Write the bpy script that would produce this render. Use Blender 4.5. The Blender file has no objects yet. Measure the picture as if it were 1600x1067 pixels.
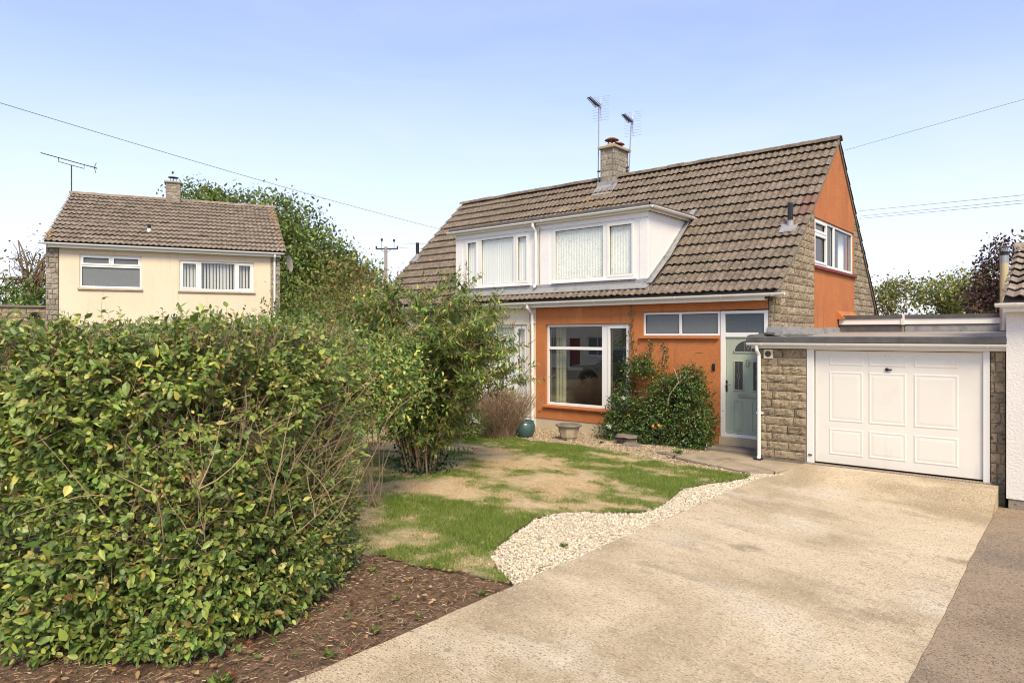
import bpy, bmesh, math, random
import numpy as np
from mathutils import Vector, Matrix, noise
from mathutils.geometry import delaunay_2d_cdt
R = math.radians
sc = bpy.context.scene
C = sc.collection

# ------------------------------------------------------------------ camera, sky, sun, exposure
# world axes: x runs along the front of the orange house (to the right), y into the house, z up
cd = bpy.data.cameras.new('camera')
cam = bpy.data.objects.new('camera', cd); C.objects.link(cam)
cam.location = (0, 0, 2.22)
cam.rotation_euler = (R(90), 0, R(40.08))
cd.sensor_width = 36; cd.lens = 24.0; cd.shift_y = -9.5/1600
cd.clip_start = .1; cd.clip_end = 3000
sc.camera = cam

SUN_AZ = R(130)      # direction towards the sun, measured in the x-y plane as (sin, cos) from +y clockwise
SUN_EL = R(47)
w = bpy.data.worlds.new('World'); sc.world = w; w.use_nodes = True
nt = w.node_tree; nt.nodes.clear()
sky = nt.nodes.new('ShaderNodeTexSky'); sky.sky_type = 'NISHITA'; sky.sun_disc = False
sky.sun_elevation = SUN_EL; sky.sun_rotation = SUN_AZ
sky.altitude = 50; sky.air_density = 1.0; sky.dust_density = .6; sky.ozone_density = 2.6
bg = nt.nodes.new('ShaderNodeBackground'); bg.inputs['Strength'].default_value = .15
# thin high cloud veil, whiter towards the horizon as real haze is
tc = nt.nodes.new('ShaderNodeTexCoord')
mp = nt.nodes.new('ShaderNodeMapping'); mp.inputs['Scale'].default_value = (1.0, 1.0, 4.5)
nz = nt.nodes.new('ShaderNodeTexNoise'); nz.inputs['Scale'].default_value = 2.2; nz.inputs['Detail'].default_value = 7
nz.inputs['Roughness'].default_value = .55; nz.inputs['Distortion'].default_value = .6
rp = nt.nodes.new('ShaderNodeValToRGB')
rp.color_ramp.elements[0].position = .42; rp.color_ramp.elements[0].color = (0, 0, 0, 1)
rp.color_ramp.elements[1].position = .80; rp.color_ramp.elements[1].color = (1, 1, 1, 1)
sep = nt.nodes.new('ShaderNodeSeparateXYZ')
el = nt.nodes.new('ShaderNodeMapRange'); el.inputs['From Min'].default_value = 0.0; el.inputs['From Max'].default_value = .36
el.inputs['To Min'].default_value = .84; el.inputs['To Max'].default_value = .20
mm = nt.nodes.new('ShaderNodeMath'); mm.operation = 'MULTIPLY_ADD'; mm.inputs[1].default_value = .16; mm.use_clamp = True
mix = nt.nodes.new('ShaderNodeMix'); mix.data_type = 'RGBA'
mix.inputs['B'].default_value = (4.15, 4.25, 4.85, 1)
out = nt.nodes.new('ShaderNodeOutputWorld')
nt.links.new(tc.outputs['Generated'], mp.inputs['Vector']); nt.links.new(mp.outputs['Vector'], nz.inputs['Vector'])
nt.links.new(nz.outputs['Fac'], rp.inputs['Fac']); nt.links.new(tc.outputs['Generated'], sep.inputs['Vector'])
nt.links.new(sep.outputs['Z'], el.inputs['Value']); nt.links.new(rp.outputs['Color'], mm.inputs[0])
nt.links.new(el.outputs['Result'], mm.inputs[2]); nt.links.new(mm.outputs['Value'], mix.inputs['Factor'])
tint = nt.nodes.new('ShaderNodeMix'); tint.data_type = 'RGBA'; tint.blend_type = 'MULTIPLY'; tint.inputs['Factor'].default_value = 1
tint.inputs['B'].default_value = (1.08, .99, 1.08, 1)
nt.links.new(sky.outputs['Color'], tint.inputs['A']); nt.links.new(tint.outputs['Result'], mix.inputs['A']); nt.links.new(mix.outputs['Result'], bg.inputs['Color'])
nt.links.new(bg.outputs['Background'], out.inputs['Surface'])

sd = bpy.data.lights.new('sun', 'SUN'); sd.energy = 2.9; sd.angle = R(22); sd.color = (1, .87, .63)
sun = bpy.data.objects.new('sun', sd); C.objects.link(sun)
tosun = Vector((math.sin(SUN_AZ)*math.cos(SUN_EL), math.cos(SUN_AZ)*math.cos(SUN_EL), math.sin(SUN_EL)))
sun.rotation_euler = tosun.to_track_quat('Z', 'Y').to_euler()
sun.location = tosun*60

vs = sc.view_settings; vs.view_transform = 'Standard'; vs.look = 'None'; vs.exposure = .7; vs.gamma = 1
sc.render.engine = 'CYCLES'
sc.cycles.use_denoising = True; sc.cycles.filter_width = 1.05
sc.cycles.max_bounces = 8; sc.cycles.transparent_max_bounces = 16
CAMP = Vector(cam.location)

# ------------------------------------------------------------------ materials
MATS = {}
def M(name, cols, scale=3.0, detail=6, rough=.85, bump=0, bscale=40, rnd=0, spec=.35, attr=False, speck=None,
      stretch=(1, 1, 1), metal=0, transl=0, bdist=.02, coarse=None, wave=None):
    m = bpy.data.materials.new(name); m.use_nodes = True; n = m.node_tree; L = n.links.new
    b = n.nodes['Principled BSDF']
    g = n.nodes.new('ShaderNodeNewGeometry')
    mpn = n.nodes.new('ShaderNodeMapping'); mpn.inputs['Scale'].default_value = stretch
    L(g.outputs['Position'], mpn.inputs['Vector'])
    def noi(s, d=5, r=.6, st=None):
        if st:
            m2 = n.nodes.new('ShaderNodeMapping'); m2.inputs['Scale'].default_value = st; L(g.outputs['Position'], m2.inputs['Vector'])
        else: m2 = mpn
        t = n.nodes.new('ShaderNodeTexNoise'); t.inputs['Scale'].default_value = s; t.inputs['Detail'].default_value = d
        t.inputs['Roughness'].default_value = r; L(m2.outputs['Vector'], t.inputs['Vector']); return t
    def mixc(f, a, bb, mode='MIX'):
        x = n.nodes.new('ShaderNodeMix'); x.data_type = 'RGBA'; x.blend_type = mode
        for s, v in (('Factor', f), ('A', a), ('B', bb)):
            if hasattr(v, 'is_output'): L(v, x.inputs[s])
            else: x.inputs[s].default_value = v if s == 'Factor' else (*v, 1)
        return x.outputs['Result']
    def ramp(src, stops):
        r = n.nodes.new('ShaderNodeValToRGB'); e = r.color_ramp.elements
        while len(e) < len(stops): e.new(.5)
        for i, (p, c) in enumerate(stops):
            e[i].position = p; e[i].color = (*c, 1)
        L(src, r.inputs['Fac']); return r.outputs['Color']
    k = len(cols)
    if attr:
        a = n.nodes.new('ShaderNodeAttribute'); a.attribute_name = 'Col'
        base = a.outputs['Color']
        if cols:
            base = mixc(1.0, base, ramp(noi(scale, detail).outputs['Fac'], [(.3+.4*i/max(1, k-1), c) for i, c in enumerate(cols)]), 'MULTIPLY')
    else:
        base = ramp(noi(scale, detail).outputs['Fac'], [(.3+.4*i/max(1, k-1), c) for i, c in enumerate(cols)])
    if coarse:      # (scale, colour, low, high): broad stains with a shape of their own
        for (s_, c_, lo, hi, *st) in coarse:
            base = mixc(ramp(noi(s_, 4, .65, *st).outputs['Fac'], [(lo, (0, 0, 0)), (hi, (1, 1, 1))]), base, c_)
    if speck:
        for (s_, c_, lo, hi) in speck:
            base = mixc(ramp(noi(s_, 3, .7).outputs['Fac'], [(lo, (0, 0, 0)), (hi, (1, 1, 1))]), base, c_)
    if rnd:
        oi = n.nodes.new('ShaderNodeObjectInfo'); mr = n.nodes.new('ShaderNodeMapRange')
        mr.inputs['To Min'].default_value = 1-rnd; mr.inputs['To Max'].default_value = 1+rnd
        L(oi.outputs['Random'], mr.inputs['Value'])
        h = n.nodes.new('ShaderNodeHueSaturation'); L(mr.outputs['Result'], h.inputs['Value']); L(base, h.inputs['Color'])
        base = h.outputs['Color']
    L(base, b.inputs['Base Color'])
    b.inputs['Roughness'].default_value = rough; b.inputs['Metallic'].default_value = metal
    b.inputs['Specular IOR Level'].default_value = spec
    if bump:
        bn = n.nodes.new('ShaderNodeBump'); bn.inputs['Strength'].default_value = bump; bn.inputs['Distance'].default_value = bdist
        src = noi(bscale, 6, .65).outputs['Fac']
        if wave:    # (scale, direction, amount): brushed or tamped lines
            wt = n.nodes.new('ShaderNodeTexWave'); wt.inputs['Scale'].default_value = wave[0]; wt.bands_direction = wave[1]
            wt.inputs['Distortion'].default_value = 3.0; wt.inputs['Detail'].default_value = 3
            L(mpn.outputs['Vector'], wt.inputs['Vector'])
            ad = n.nodes.new('ShaderNodeMath'); ad.operation = 'MULTIPLY_ADD'; ad.inputs[1].default_value = wave[2]
            L(wt.outputs['Fac'], ad.inputs[0]); L(src, ad.inputs[2]); src = ad.outputs['Value']
        L(src, bn.inputs['Height']); L(bn.outputs['Normal'], b.inputs['Normal'])
    if transl:
        tr = n.nodes.new('ShaderNodeBsdfTranslucent'); L(base, tr.inputs['Color'])
        ms = n.nodes.new('ShaderNodeMixShader'); ms.inputs['Fac'].default_value = transl
        L(b.outputs['BSDF'], ms.inputs[1]); L(tr.outputs['BSDF'], ms.inputs[2])
        L(ms.outputs['Shader'], n.nodes['Material Output'].inputs['Surface'])
    MATS[name] = m
    return m

def M_glass(name, tint=(1, 1, 1), refl=.08):
    m = bpy.data.materials.new(name); m.use_nodes = True; n = m.node_tree; n.nodes.clear(); L = n.links.new
    fr = n.nodes.new('ShaderNodeLayerWeight'); fr.inputs['Blend'].default_value = .5
    pw = n.nodes.new('ShaderNodeMath'); pw.operation = 'POWER'; pw.inputs[1].default_value = 5; L(fr.outputs['Facing'], pw.inputs[0])
    ad = n.nodes.new('ShaderNodeMath'); ad.operation = 'MULTIPLY_ADD'; ad.inputs[1].default_value = .9; ad.inputs[2].default_value = refl+.05; ad.use_clamp = True
    t = n.nodes.new('ShaderNodeBsdfTransparent'); t.inputs['Color'].default_value = (*tint, 1)
    gl = n.nodes.new('ShaderNodeBsdfGlossy'); gl.inputs['Roughness'].default_value = .0
    mx = n.nodes.new('ShaderNodeMixShader'); o = n.nodes.new('ShaderNodeOutputMaterial')
    L(pw.outputs['Value'], ad.inputs[0]); L(ad.outputs['Value'], mx.inputs['Fac'])
    L(t.outputs['BSDF'], mx.inputs[1]); L(gl.outputs['BSDF'], mx.inputs[2]); L(mx.outputs['Shader'], o.inputs['Surface'])
    MATS[name] = m; return m

ORANGE = M('orange_render', [(.46, .155, .047), (.54, .195, .062)], 1.3, 6, .9, .9, 55, bdist=.014,
           coarse=[(.9, (.40, .135, .05), .50, .72), (1.0, (.36, .135, .06), .56, .70, (5, 5, .5)), (1.0, (.60, .25, .10), .60, .74, (4, 4, .6))], speck=[(9, (.38, .15, .07), .60, .72), (45, (.36, .115, .04), .56, .66)])
CREAM = M('cream_render', [(.72, .61, .43), (.78, .67, .49)], 1.0, 5, .9, .5, 50, bdist=.01)
PEACH = M('peach_render', [(.72, .59, .425), (.77, .64, .47)], .8, 6, .9, .45, 45, bdist=.012, coarse=[(.6, (.67, .545, .395), .50, .75), (1.0, (.63, .51, .365), .58, .74, (4, 4, .4))])
WHITER = M('white_render', [(.70, .66, .60), (.77, .73, .67)], 1.2, 5, .9, .7, 30, bdist=.02)
PLINTH = M('plinth_render', [(.50, .41, .27), (.58, .48, .33)], 3, 6, .9, .4, 60)
STONE = M('split_stone', [(.20, .155, .10), (.34, .265, .17), (.28, .22, .145)], 6, 8, .92, 1.0, 35, rnd=.22,
          speck=[(14, (.10, .082, .06), .53, .66), (40, (.42, .34, .22), .58, .68)], bdist=.02)
STONEG = M('grey_stone', [(.22, .185, .145), (.34, .29, .225), (.28, .24, .19)], 7, 8, .92, .8, 35, rnd=.2,
           speck=[(14, (.12, .10, .08), .57, .72)], bdist=.02)
MORTAR = M('mortar', [(.34, .27, .17), (.44, .36, .235)], 12, 6, .95, .4, 80)
MORTARG = M('grey_mortar', [(.30, .26, .20), (.38, .33, .26)], 12, 6, .95, .4, 80)
TILE = M('concrete_tile', [(.115, .088, .064), (.185, .143, .106), (.25, .196, .147)], 4.5, 9, .93, .9, 60, rnd=.10,
         speck=[(24, (.46, .37, .27), .58, .68), (13, (.085, .064, .045), .56, .68), (9, (.30, .17, .11), .62, .72)], coarse=[(.8, (.15, .125, .085), .50, .70), (2.2, (.12, .105, .07), .57, .72)], bdist=.012)
TILEL = M('concrete_tile_grey', [(.18, .138, .10), (.28, .22, .165), (.35, .28, .215)], 5, 8, .93, .8, 60, rnd=.09,
          speck=[(18, (.52, .44, .32), .60, .70), (11, (.09, .072, .052), .57, .68)], bdist=.012)
TILEN = M('new_tile', [(.15, .085, .06), (.20, .115, .085)], 6, 6, .8, .3, 60, rnd=.1)
LICHEN = M('lichen', [(.30, .17, .05), (.40, .24, .07)], 20, 6, .95, .6, 60)
WHITE = M('white_pvc', [(.77, .745, .69), (.81, .785, .73)], 2, 4, .38, 0, spec=.45)
WOOD_W = M('white_boards', [(.78, .745, .70), (.84, .805, .765)], 2.5, 6, .55, .15, 20, coarse=[(1.5, (.72, .66, .58), .62, .85)])
GDOOR = M('garage_door_paint', [(.74, .70, .62), (.77, .73, .65)], 1.5, 5, .45, .05, 30, coarse=[(.9, (.69, .635, .54), .54, .75), (1.2, (.66, .60, .50), .60, .76, (3, 3, .5))])
FELT = M('roof_felt', [(.085, .082, .078), (.135, .128, .118)], 6, 6, .95, .5, 120)
FELTD = M('roof_felt_top', [(.30, .255, .215), (.40, .345, .295)], 1.5, 7, .95, .3, 120, coarse=[(1.2, (.17, .15, .13), .58, .72)])
LEAD = M('lead', [(.20, .195, .19), (.36, .35, .335), (.28, .272, .265)], 5, 6, .55, .2, 15, metal=.25)
DARKM = M('dark_metal', [(.05, .048, .045), (.09, .085, .08)], 8, 4, .6, metal=.3)
STEEL = M('grey_metal', [(.35, .34, .33), (.5, .49, .47)], 8, 4, .4, metal=.8)
COPPER = M('rusty_cowl', [(.22, .07, .03), (.32, .12, .06), (.16, .06, .035)], 8, 6, .7, .3, 40, metal=.3)
BLACK = M('black_plastic', [(.012, .012, .012), (.025, .025, .025)], 5, 3, .4)
SAGE = M('sage_door', [(.37, .415, .315), (.40, .445, .34)], 2, 4, .4, .08, 60, stretch=(6, 6, 1))
REDP = M('red_paint', [(.16, .03, .025), (.22, .045, .035)], 6, 5, .7, .2, 40)
DARKGL = M('leaded_glass', [(.035, .035, .033), (.075, .075, .07)], 30, 4, .12, .3, 90, spec=.6)
FROST = M('obscured_glass', [(.13, .145, .145), (.20, .215, .21)], 40, 3, .28, .25, 120, spec=.6)
FROSTD = M('dark_obscured_glass', [(.07, .085, .09), (.11, .13, .135)], 40, 3, .22, .25, 120, spec=.6)
NET = M('net_curtain', [(.86, .85, .77), (.92, .91, .84)], 3, 4, .95, 0, speck=[(28, (.55, .57, .49), .56, .66)])
SHEER = M('sheer_curtain', [(.82, .81, .76), (.92, .91, .87)], 3, 4, .95, stretch=(1, 1, .1))
CURT = M('cream_curtain', [(.62, .57, .38), (.72, .67, .48)], 3, 4, .95, stretch=(1, 1, .1))
BLIND = M('blind_fabric', [(.74, .72, .66), (.82, .80, .74)], 3, 4, .9)
ROOM = M('room_plaster', [(.30, .25, .19), (.36, .30, .23)], 2, 3, .95)
GLASS = M_glass('window_glass', (.95, .97, .96), .04)
GLASSR = M_glass('sheet_glass', (.80, .84, .82), .30)
CONC = M('drive_concrete', [(.51, .40, .255), (.61, .49, .325), (.67, .555, .385)], 1.1, 9, .95, .8, 70, bdist=.015,
         coarse=[(.45, (.37, .285, .175), .49, .65), (1.4, (.31, .24, .15), .56, .70), (.6, (.40, .31, .19), .52, .66, (1, .25, 1)), (.7, (.72, .62, .47), .54, .70)],
         speck=[(55, (.24, .175, .105), .54, .62), (48, (.68, .575, .42), .57, .66), (90, (.18, .13, .08), .59, .66), (9, (.33, .26, .17), .60, .72)],
         stretch=(.75, 1.3, 1), wave=(9, 'Y', .12))
CONCD = M('old_concrete', [(.23, .165, .105), (.32, .235, .155), (.27, .20, .13)], 1.4, 9, .95, .55, 90, bdist=.012,
          coarse=[(.7, (.17, .135, .10), .52, .74), (1.1, (.34, .27, .20), .63, .8)],
          speck=[(55, (.11, .085, .06), .535, .61), (34, (.36, .285, .205), .57, .65)])
SLAB = M('paving_slab', [(.30, .235, .155), (.41, .33, .225)], 3, 8, .95, .5, 60, rnd=.12, coarse=[(1.2, (.17, .14, .095), .55, .75)],
         speck=[(40, (.14, .11, .08), .62, .72)])
SOIL = M('soil', [(.11, .065, .037), (.20, .122, .073), (.28, .18, .11)], 9, 9, .97, 1.0, 40, bdist=.04)
EARTH = M('earth', [(.09, .10, .035), (.16, .13, .06)], 3, 8, .97, .6, 30)
LAWNB = M('lawn_thatch', [(.65, .65, .65), (1.1, 1.1, 1.1)], 14, 8, .97, .8, 60, attr=True, bdist=.02)
GRAVB = M('gravel_base', [(.42, .36, .27), (.58, .51, .40)], 20, 6, .97, .6, 60)
SHINB = M('shingle_base', [(.30, .235, .15), (.42, .34, .23)], 20, 6, .97, .6, 60)
ROADM = M('asphalt', [(.05, .048, .046), (.075, .072, .068)], 5, 8, .95, .5, 120)
LEAF = M('leaf', [], attr=True, rough=.42, spec=.45, transl=.20)
LEAFM = M('leaf_matt', [], attr=True, rough=.7, spec=.22, transl=.32)
BITS = M('natural_bits', [], attr=True, rough=.9, spec=.2)
BARK = M('bark', [(.13, .085, .05), (.24, .17, .105)], 14, 7, .95, .8, 50, stretch=(1, 1, .35))
BARKT = M('tan_stems', [(.30, .20, .115), (.46, .33, .205)], 16, 6, .93, .5, 60)
TEAL = M('teal_glaze', [(.04, .085, .078), (.065, .12, .11)], 4, 5, .25, .1, 20, spec=.6)
CASTST = M('cast_stone', [(.42, .33, .21), (.55, .45, .31)], 6, 7, .93, .5, 50, coarse=[(3, (.26, .20, .13), .55, .75)])
DARKST = M('dark_stone', [(.16, .13, .10), (.24, .20, .155)], 5, 7, .93, .6, 50)
PLASTY = M('yellowed_plastic', [(.68, .60, .38), (.74, .66, .44)], 5, 4, .5)
FLUEM = M('flue_metal', [(.50, .40, .20), (.66, .55, .32)], 3, 6, .45, stretch=(1, 1, .2), metal=.4)

# ------------------------------------------------------------------ building helpers
ORI = {}
def orig(o): return ORI.get(o.name, Vector((0, 0, 0))) if o else Vector((0, 0, 0))
def thing(name, label, cat, loc, group=None):
    o = bpy.data.objects.new(name, None); C.objects.link(o); o.location = loc; o.empty_display_size = .2
    o['label'] = label; o['category'] = cat
    if group: o['group'] = group
    ORI[o.name] = Vector(loc); return o
def tag(o, label=None, cat=None, group=None, kind=None):
    if label: o['label'] = label
    if cat: o['category'] = cat
    if group: o['group'] = group
    if kind: o['kind'] = kind
    return o
def link(name, me, parent, wpos):
    o = bpy.data.objects.new(name, me); C.objects.link(o)
    p = Vector(wpos)
    if parent: o.parent = parent
    o.location = p-orig(parent); ORI[o.name] = p; return o
def inst(name, me, parent, Mw):
    o = bpy.data.objects.new(name, me); C.objects.link(o)
    if parent: o.parent = parent
    o.matrix_basis = Matrix.Translation(-orig(parent)) @ Mw; return o
I4 = Matrix.Identity(4)

class MB:
    def __init__(s): s.v = []; s.f = []
    def add(s, vs, fs):
        b = len(s.v); s.v += [tuple(q) for q in vs]; s.f += [tuple(b+i for i in q) for q in fs]; return s
    def box(s, x0, x1, y0, y1, z0, z1):
        return s.add([(x0, y0, z0), (x1, y0, z0), (x1, y1, z0), (x0, y1, z0), (x0, y0, z1), (x1, y0, z1), (x1, y1, z1), (x0, y1, z1)],
                     [(0, 3, 2, 1), (4, 5, 6, 7), (0, 1, 5, 4), (1, 2, 6, 5), (2, 3, 7, 6), (3, 0, 4, 7)])
    def quad(s, *p): return s.add(p, [tuple(range(len(p)))])
    def prism(s, poly, f0, f1):
        # poly: 2d points; f0, f1 turn a 2d point into the two end points
        n = len(poly); a = [f0(*p) for p in poly]; b = [f1(*p) for p in poly]
        return s.add(a+b, [tuple(range(n))[::-1], tuple(range(n, 2*n))]+[(i, (i+1) % n, n+(i+1) % n, n+i) for i in range(n)])
    def tube(s, pts, rad, n=6, cap=True):
        pts = [Vector(p) for p in pts]; k = len(pts)
        rad = [rad]*k if not hasattr(rad, '__len__') else rad
        vs = []; up = None
        for i, p in enumerate(pts):
            d = (pts[min(i+1, k-1)]-pts[max(i-1, 0)])
            d = d.normalized() if d.length > 1e-9 else Vector((0, 0, 1))
            if up is None: up = d.orthogonal().normalized()
            up = (up-d*up.dot(d)); up = up.normalized() if up.length > 1e-6 else d.orthogonal().normalized()
            q = d.cross(up)
            for j in range(n):
                a = 2*math.pi*j/n
                vs.append(p+(up*math.cos(a)+q*math.sin(a))*rad[i])
        fs = [(i*n+j, i*n+(j+1) % n, (i+1)*n+(j+1) % n, (i+1)*n+j) for i in range(k-1) for j in range(n)]
        if cap: fs += [tuple(range(n))[::-1], tuple(range((k-1)*n, k*n))]
        return s.add(vs, fs)
    def lathe(s, prof, c, n=16, sx=1, sy=1):
        vs = []; k = len(prof)
        for r, z in prof:
            for j in range(n):
                a = 2*math.pi*(j+.5)/n; vs.append((c[0]+r*math.cos(a)*sx, c[1]+r*math.sin(a)*sy, c[2]+z))
        fs = [(i*n+j, i*n+(j+1) % n, (i+1)*n+(j+1) % n, (i+1)*n+j) for i in range(k-1) for j in range(n)]
        fs += [tuple(range(n))[::-1], tuple(range((k-1)*n, k*n))]
        return s.add(vs, fs)
    def plate(s, x0, x1, z0, z1, holes, y0, y1):
        xs = sorted({x0, x1} | {q for h in holes for q in h[:2] if x0 <= q <= x1})
        zs = sorted({z0, z1} | {q for h in holes for q in h[2:] if z0 <= q <= z1})
        def solid(i, j):
            if i < 0 or j < 0 or i >= len(xs)-1 or j >= len(zs)-1: return False
            cx, cz = (xs[i]+xs[i+1])/2, (zs[j]+zs[j+1])/2
            return not any(h[0] < cx < h[1] and h[2] < cz < h[3] for h in holes)
        idx = {}; vs = []; fs = []
        def vi(i, j, k):
            if (i, j, k) not in idx: idx[(i, j, k)] = len(vs); vs.append((xs[i], (y0, y1)[k], zs[j]))
            return idx[(i, j, k)]
        for i in range(len(xs)-1):
            for j in range(len(zs)-1):
                if not solid(i, j): continue
                fs.append((vi(i, j, 0), vi(i+1, j, 0), vi(i+1, j+1, 0), vi(i, j+1, 0)))
                fs.append((vi(i, j, 1), vi(i, j+1, 1), vi(i+1, j+1, 1), vi(i+1, j, 1)))
                if not solid(i-1, j): fs.append((vi(i, j, 0), vi(i, j+1, 0), vi(i, j+1, 1), vi(i, j, 1)))
                if not solid(i+1, j): fs.append((vi(i+1, j, 0), vi(i+1, j, 1), vi(i+1, j+1, 1), vi(i+1, j+1, 0)))
                if not solid(i, j-1): fs.append((vi(i, j, 0), vi(i, j, 1), vi(i+1, j, 1), vi(i+1, j, 0)))
                if not solid(i, j+1): fs.append((vi(i, j+1, 0), vi(i+1, j+1, 0), vi(i+1, j+1, 1), vi(i, j+1, 1)))
        return s.add(vs, fs)
    def build(s, name, mat, parent=None, T=None, smooth=False, bev=0, label=None, kind=None):
        v = [T @ Vector(p) for p in s.v] if T is not None else [Vector(p) for p in s.v]
        lo = Vector([min(p[i] for p in v) for i in range(3)]); hi = Vector([max(p[i] for p in v) for i in range(3)])
        o0 = Vector(((lo.x+hi.x)/2, (lo.y+hi.y)/2, lo.z))
        me = bpy.data.meshes.new(name); me.from_pydata([p-o0 for p in v], [], s.f); me.update()
        me.materials.append(MATS[mat] if isinstance(mat, str) else mat)
        if smooth: me.polygons.foreach_set('use_smooth', [True]*len(me.polygons))
        o = link(name, me, parent, o0)
        if bev:
            b = o.modifiers.new('bevel', 'BEVEL'); b.width = bev; b.segments = 2; b.limit_method = 'ANGLE'; b.angle_limit = R(40)
        if label: o['label'] = label
        if kind: o['kind'] = kind
        return o

def npmesh(name, V, Fl, mat, parent=None, cols=None, origin=None, smooth=False):
    """V (n,3) world points, Fl (m,3|4) faces, cols (n,3) point colours"""
    o0 = np.array(origin if origin is not None else orig(parent)) if True else 0
    me = bpy.data.meshes.new(name); n = len(V); m, k = Fl.shape
    me.vertices.add(n); me.vertices.foreach_set('co', (V-o0).astype(np.float32).ravel())
    me.loops.add(m*k); me.loops.foreach_set('vertex_index', Fl.astype(np.int32).ravel())
    me.polygons.add(m); me.polygons.foreach_set('loop_start', np.arange(0, m*k, k, dtype=np.int32))
    if cols is not None:
        a = me.color_attributes.new('Col', 'FLOAT_COLOR', 'POINT')
        c4 = np.ones((n, 4), np.float32); c4[:, :3] = cols; a.data.foreach_set('color', c4.ravel())
    me.update(calc_edges=True)
    if smooth: me.polygons.foreach_set('use_smooth', [True]*m)
    me.materials.append(mat)
    return link(name, me, parent, Vector([float(q) for q in o0]))

def unit(a): return a/np.maximum(np.linalg.norm(a, axis=-1, keepdims=True), 1e-9)
LEAF_V = np.array([(0, 0, 0), (.5, 0, -.04), (1, 0, -.16), (.28, .5, .10), (.66, .40, .02), (.28, -.5, .10), (.66, -.40, .02)])
LEAF_F = np.array([(0, 1, 3), (1, 4, 3), (1, 2, 4), (0, 5, 1), (1, 5, 6), (1, 6, 2)])
LANCE_V = np.array([(0, 0, 0), (.5, 0, -.05), (1, 0, -.22), (.25, .5, .06), (.6, .38, -.03), (.25, -.5, .06), (.6, -.38, -.03)])
BLADE_V = np.array([(0, -.5, 0), (0, .5, 0), (1, 0, 0)]); BLADE_F = np.array([(0, 1, 2)])
STICK_V = np.array([(0, .5, 0), (0, -.25, .43), (0, -.25, -.43), (1, .35, 0), (1, -.17, .3), (1, -.17, -.3)])
STICK_F = np.array([(0, 1, 4), (0, 4, 3), (1, 2, 5), (1, 5, 4), (2, 0, 3), (2, 3, 5)])
PEB_V = np.array([(1, 0, 0), (-1, 0, 0), (0, 1, 0), (0, -1, 0), (0, 0, 1), (0, 0, -1)], float)
PEB_F = np.array([(0, 2, 4), (2, 1, 4), (1, 3, 4), (3, 0, 4), (2, 0, 5), (1, 2, 5), (3, 1, 5), (0, 3, 5)])
def scatter(name, tv, tf, P, A, Nn, L, W, cols, mat, parent, rng=None, jit=0, H=None):
    """copies of a small template: P base points, A axis directions, Nn rough normals, L lengths, W widths"""
    n = len(P); A = unit(A); B = unit(np.cross(Nn, A)); Z = np.cross(A, B)
    t = np.repeat(tv[None], n, 0).astype(float)
    if jit: t = t*(1+rng.uniform(-jit, jit, t.shape))
    Hh = W if H is None else H
    V = P[:, None]+A[:, None]*(t[..., 0:1]*L[:, None, None])+B[:, None]*(t[..., 1:2]*W[:, None, None])+Z[:, None]*(t[..., 2:3]*Hh[:, None, None])
    k = len(tv); Fl = (tf[None]+(np.arange(n)*k)[:, None, None]).reshape(-1, tf.shape[1])
    cc = np.repeat(cols, k, 0) if cols is not None else None
    return npmesh(name, V.reshape(-1, 3), Fl, mat, parent, cc)
def pick(rng, n, pal, var=.18):
    """n colours out of a palette [(weight, rgb)...], each a little different"""
    wts = np.array([p[0] for p in pal], float); c = np.array([p[1] for p in pal])
    i = rng.choice(len(pal), n, p=wts/wts.sum())
    return np.clip(c[i]*(1+rng.normal(0, var, (n, 1)))*(1+rng.normal(0, var*.35, (n, 3))), .004, 1)

# ---- roof tiles
def tile_mesh(name, w, L, roll, mat, nroll=2, seg=4, th=.013, lift=.060):
    n = nroll*seg; v = []; f = []
    for i in range(n+1):
        x = w*i/n; h = roll*(.5-.5*math.cos(2*math.pi*i/seg))**1.2
        v += [(x, 0, lift+h), (x, L, .004+h), (x, 0, lift+h-th), (x, L*.55, .018+h-th)]
    for i in range(n):
        a, b = 4*i, 4*(i+1)
        f += [(a, b, b+1, a+1), (a+2, b+2, b, a), (a+3, b+3, b+2, a+2)]
    me = bpy.data.meshes.new(name); me.from_pydata(v, [], f); me.update(); me.materials.append(mat)
    return me
def slope_at(prof, s):
    for (y0, z0), (y1, z1) in zip(prof, prof[1:]):
        l = math.hypot(y1-y0, z1-z0)
        if s <= l+1e-6 or (y1, z1) == prof[-1]:
            return y0+(y1-y0)*s/l, z0+(z1-z0)*s/l, math.atan2(z1-z0, y1-y0)
        s -= l
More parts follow.
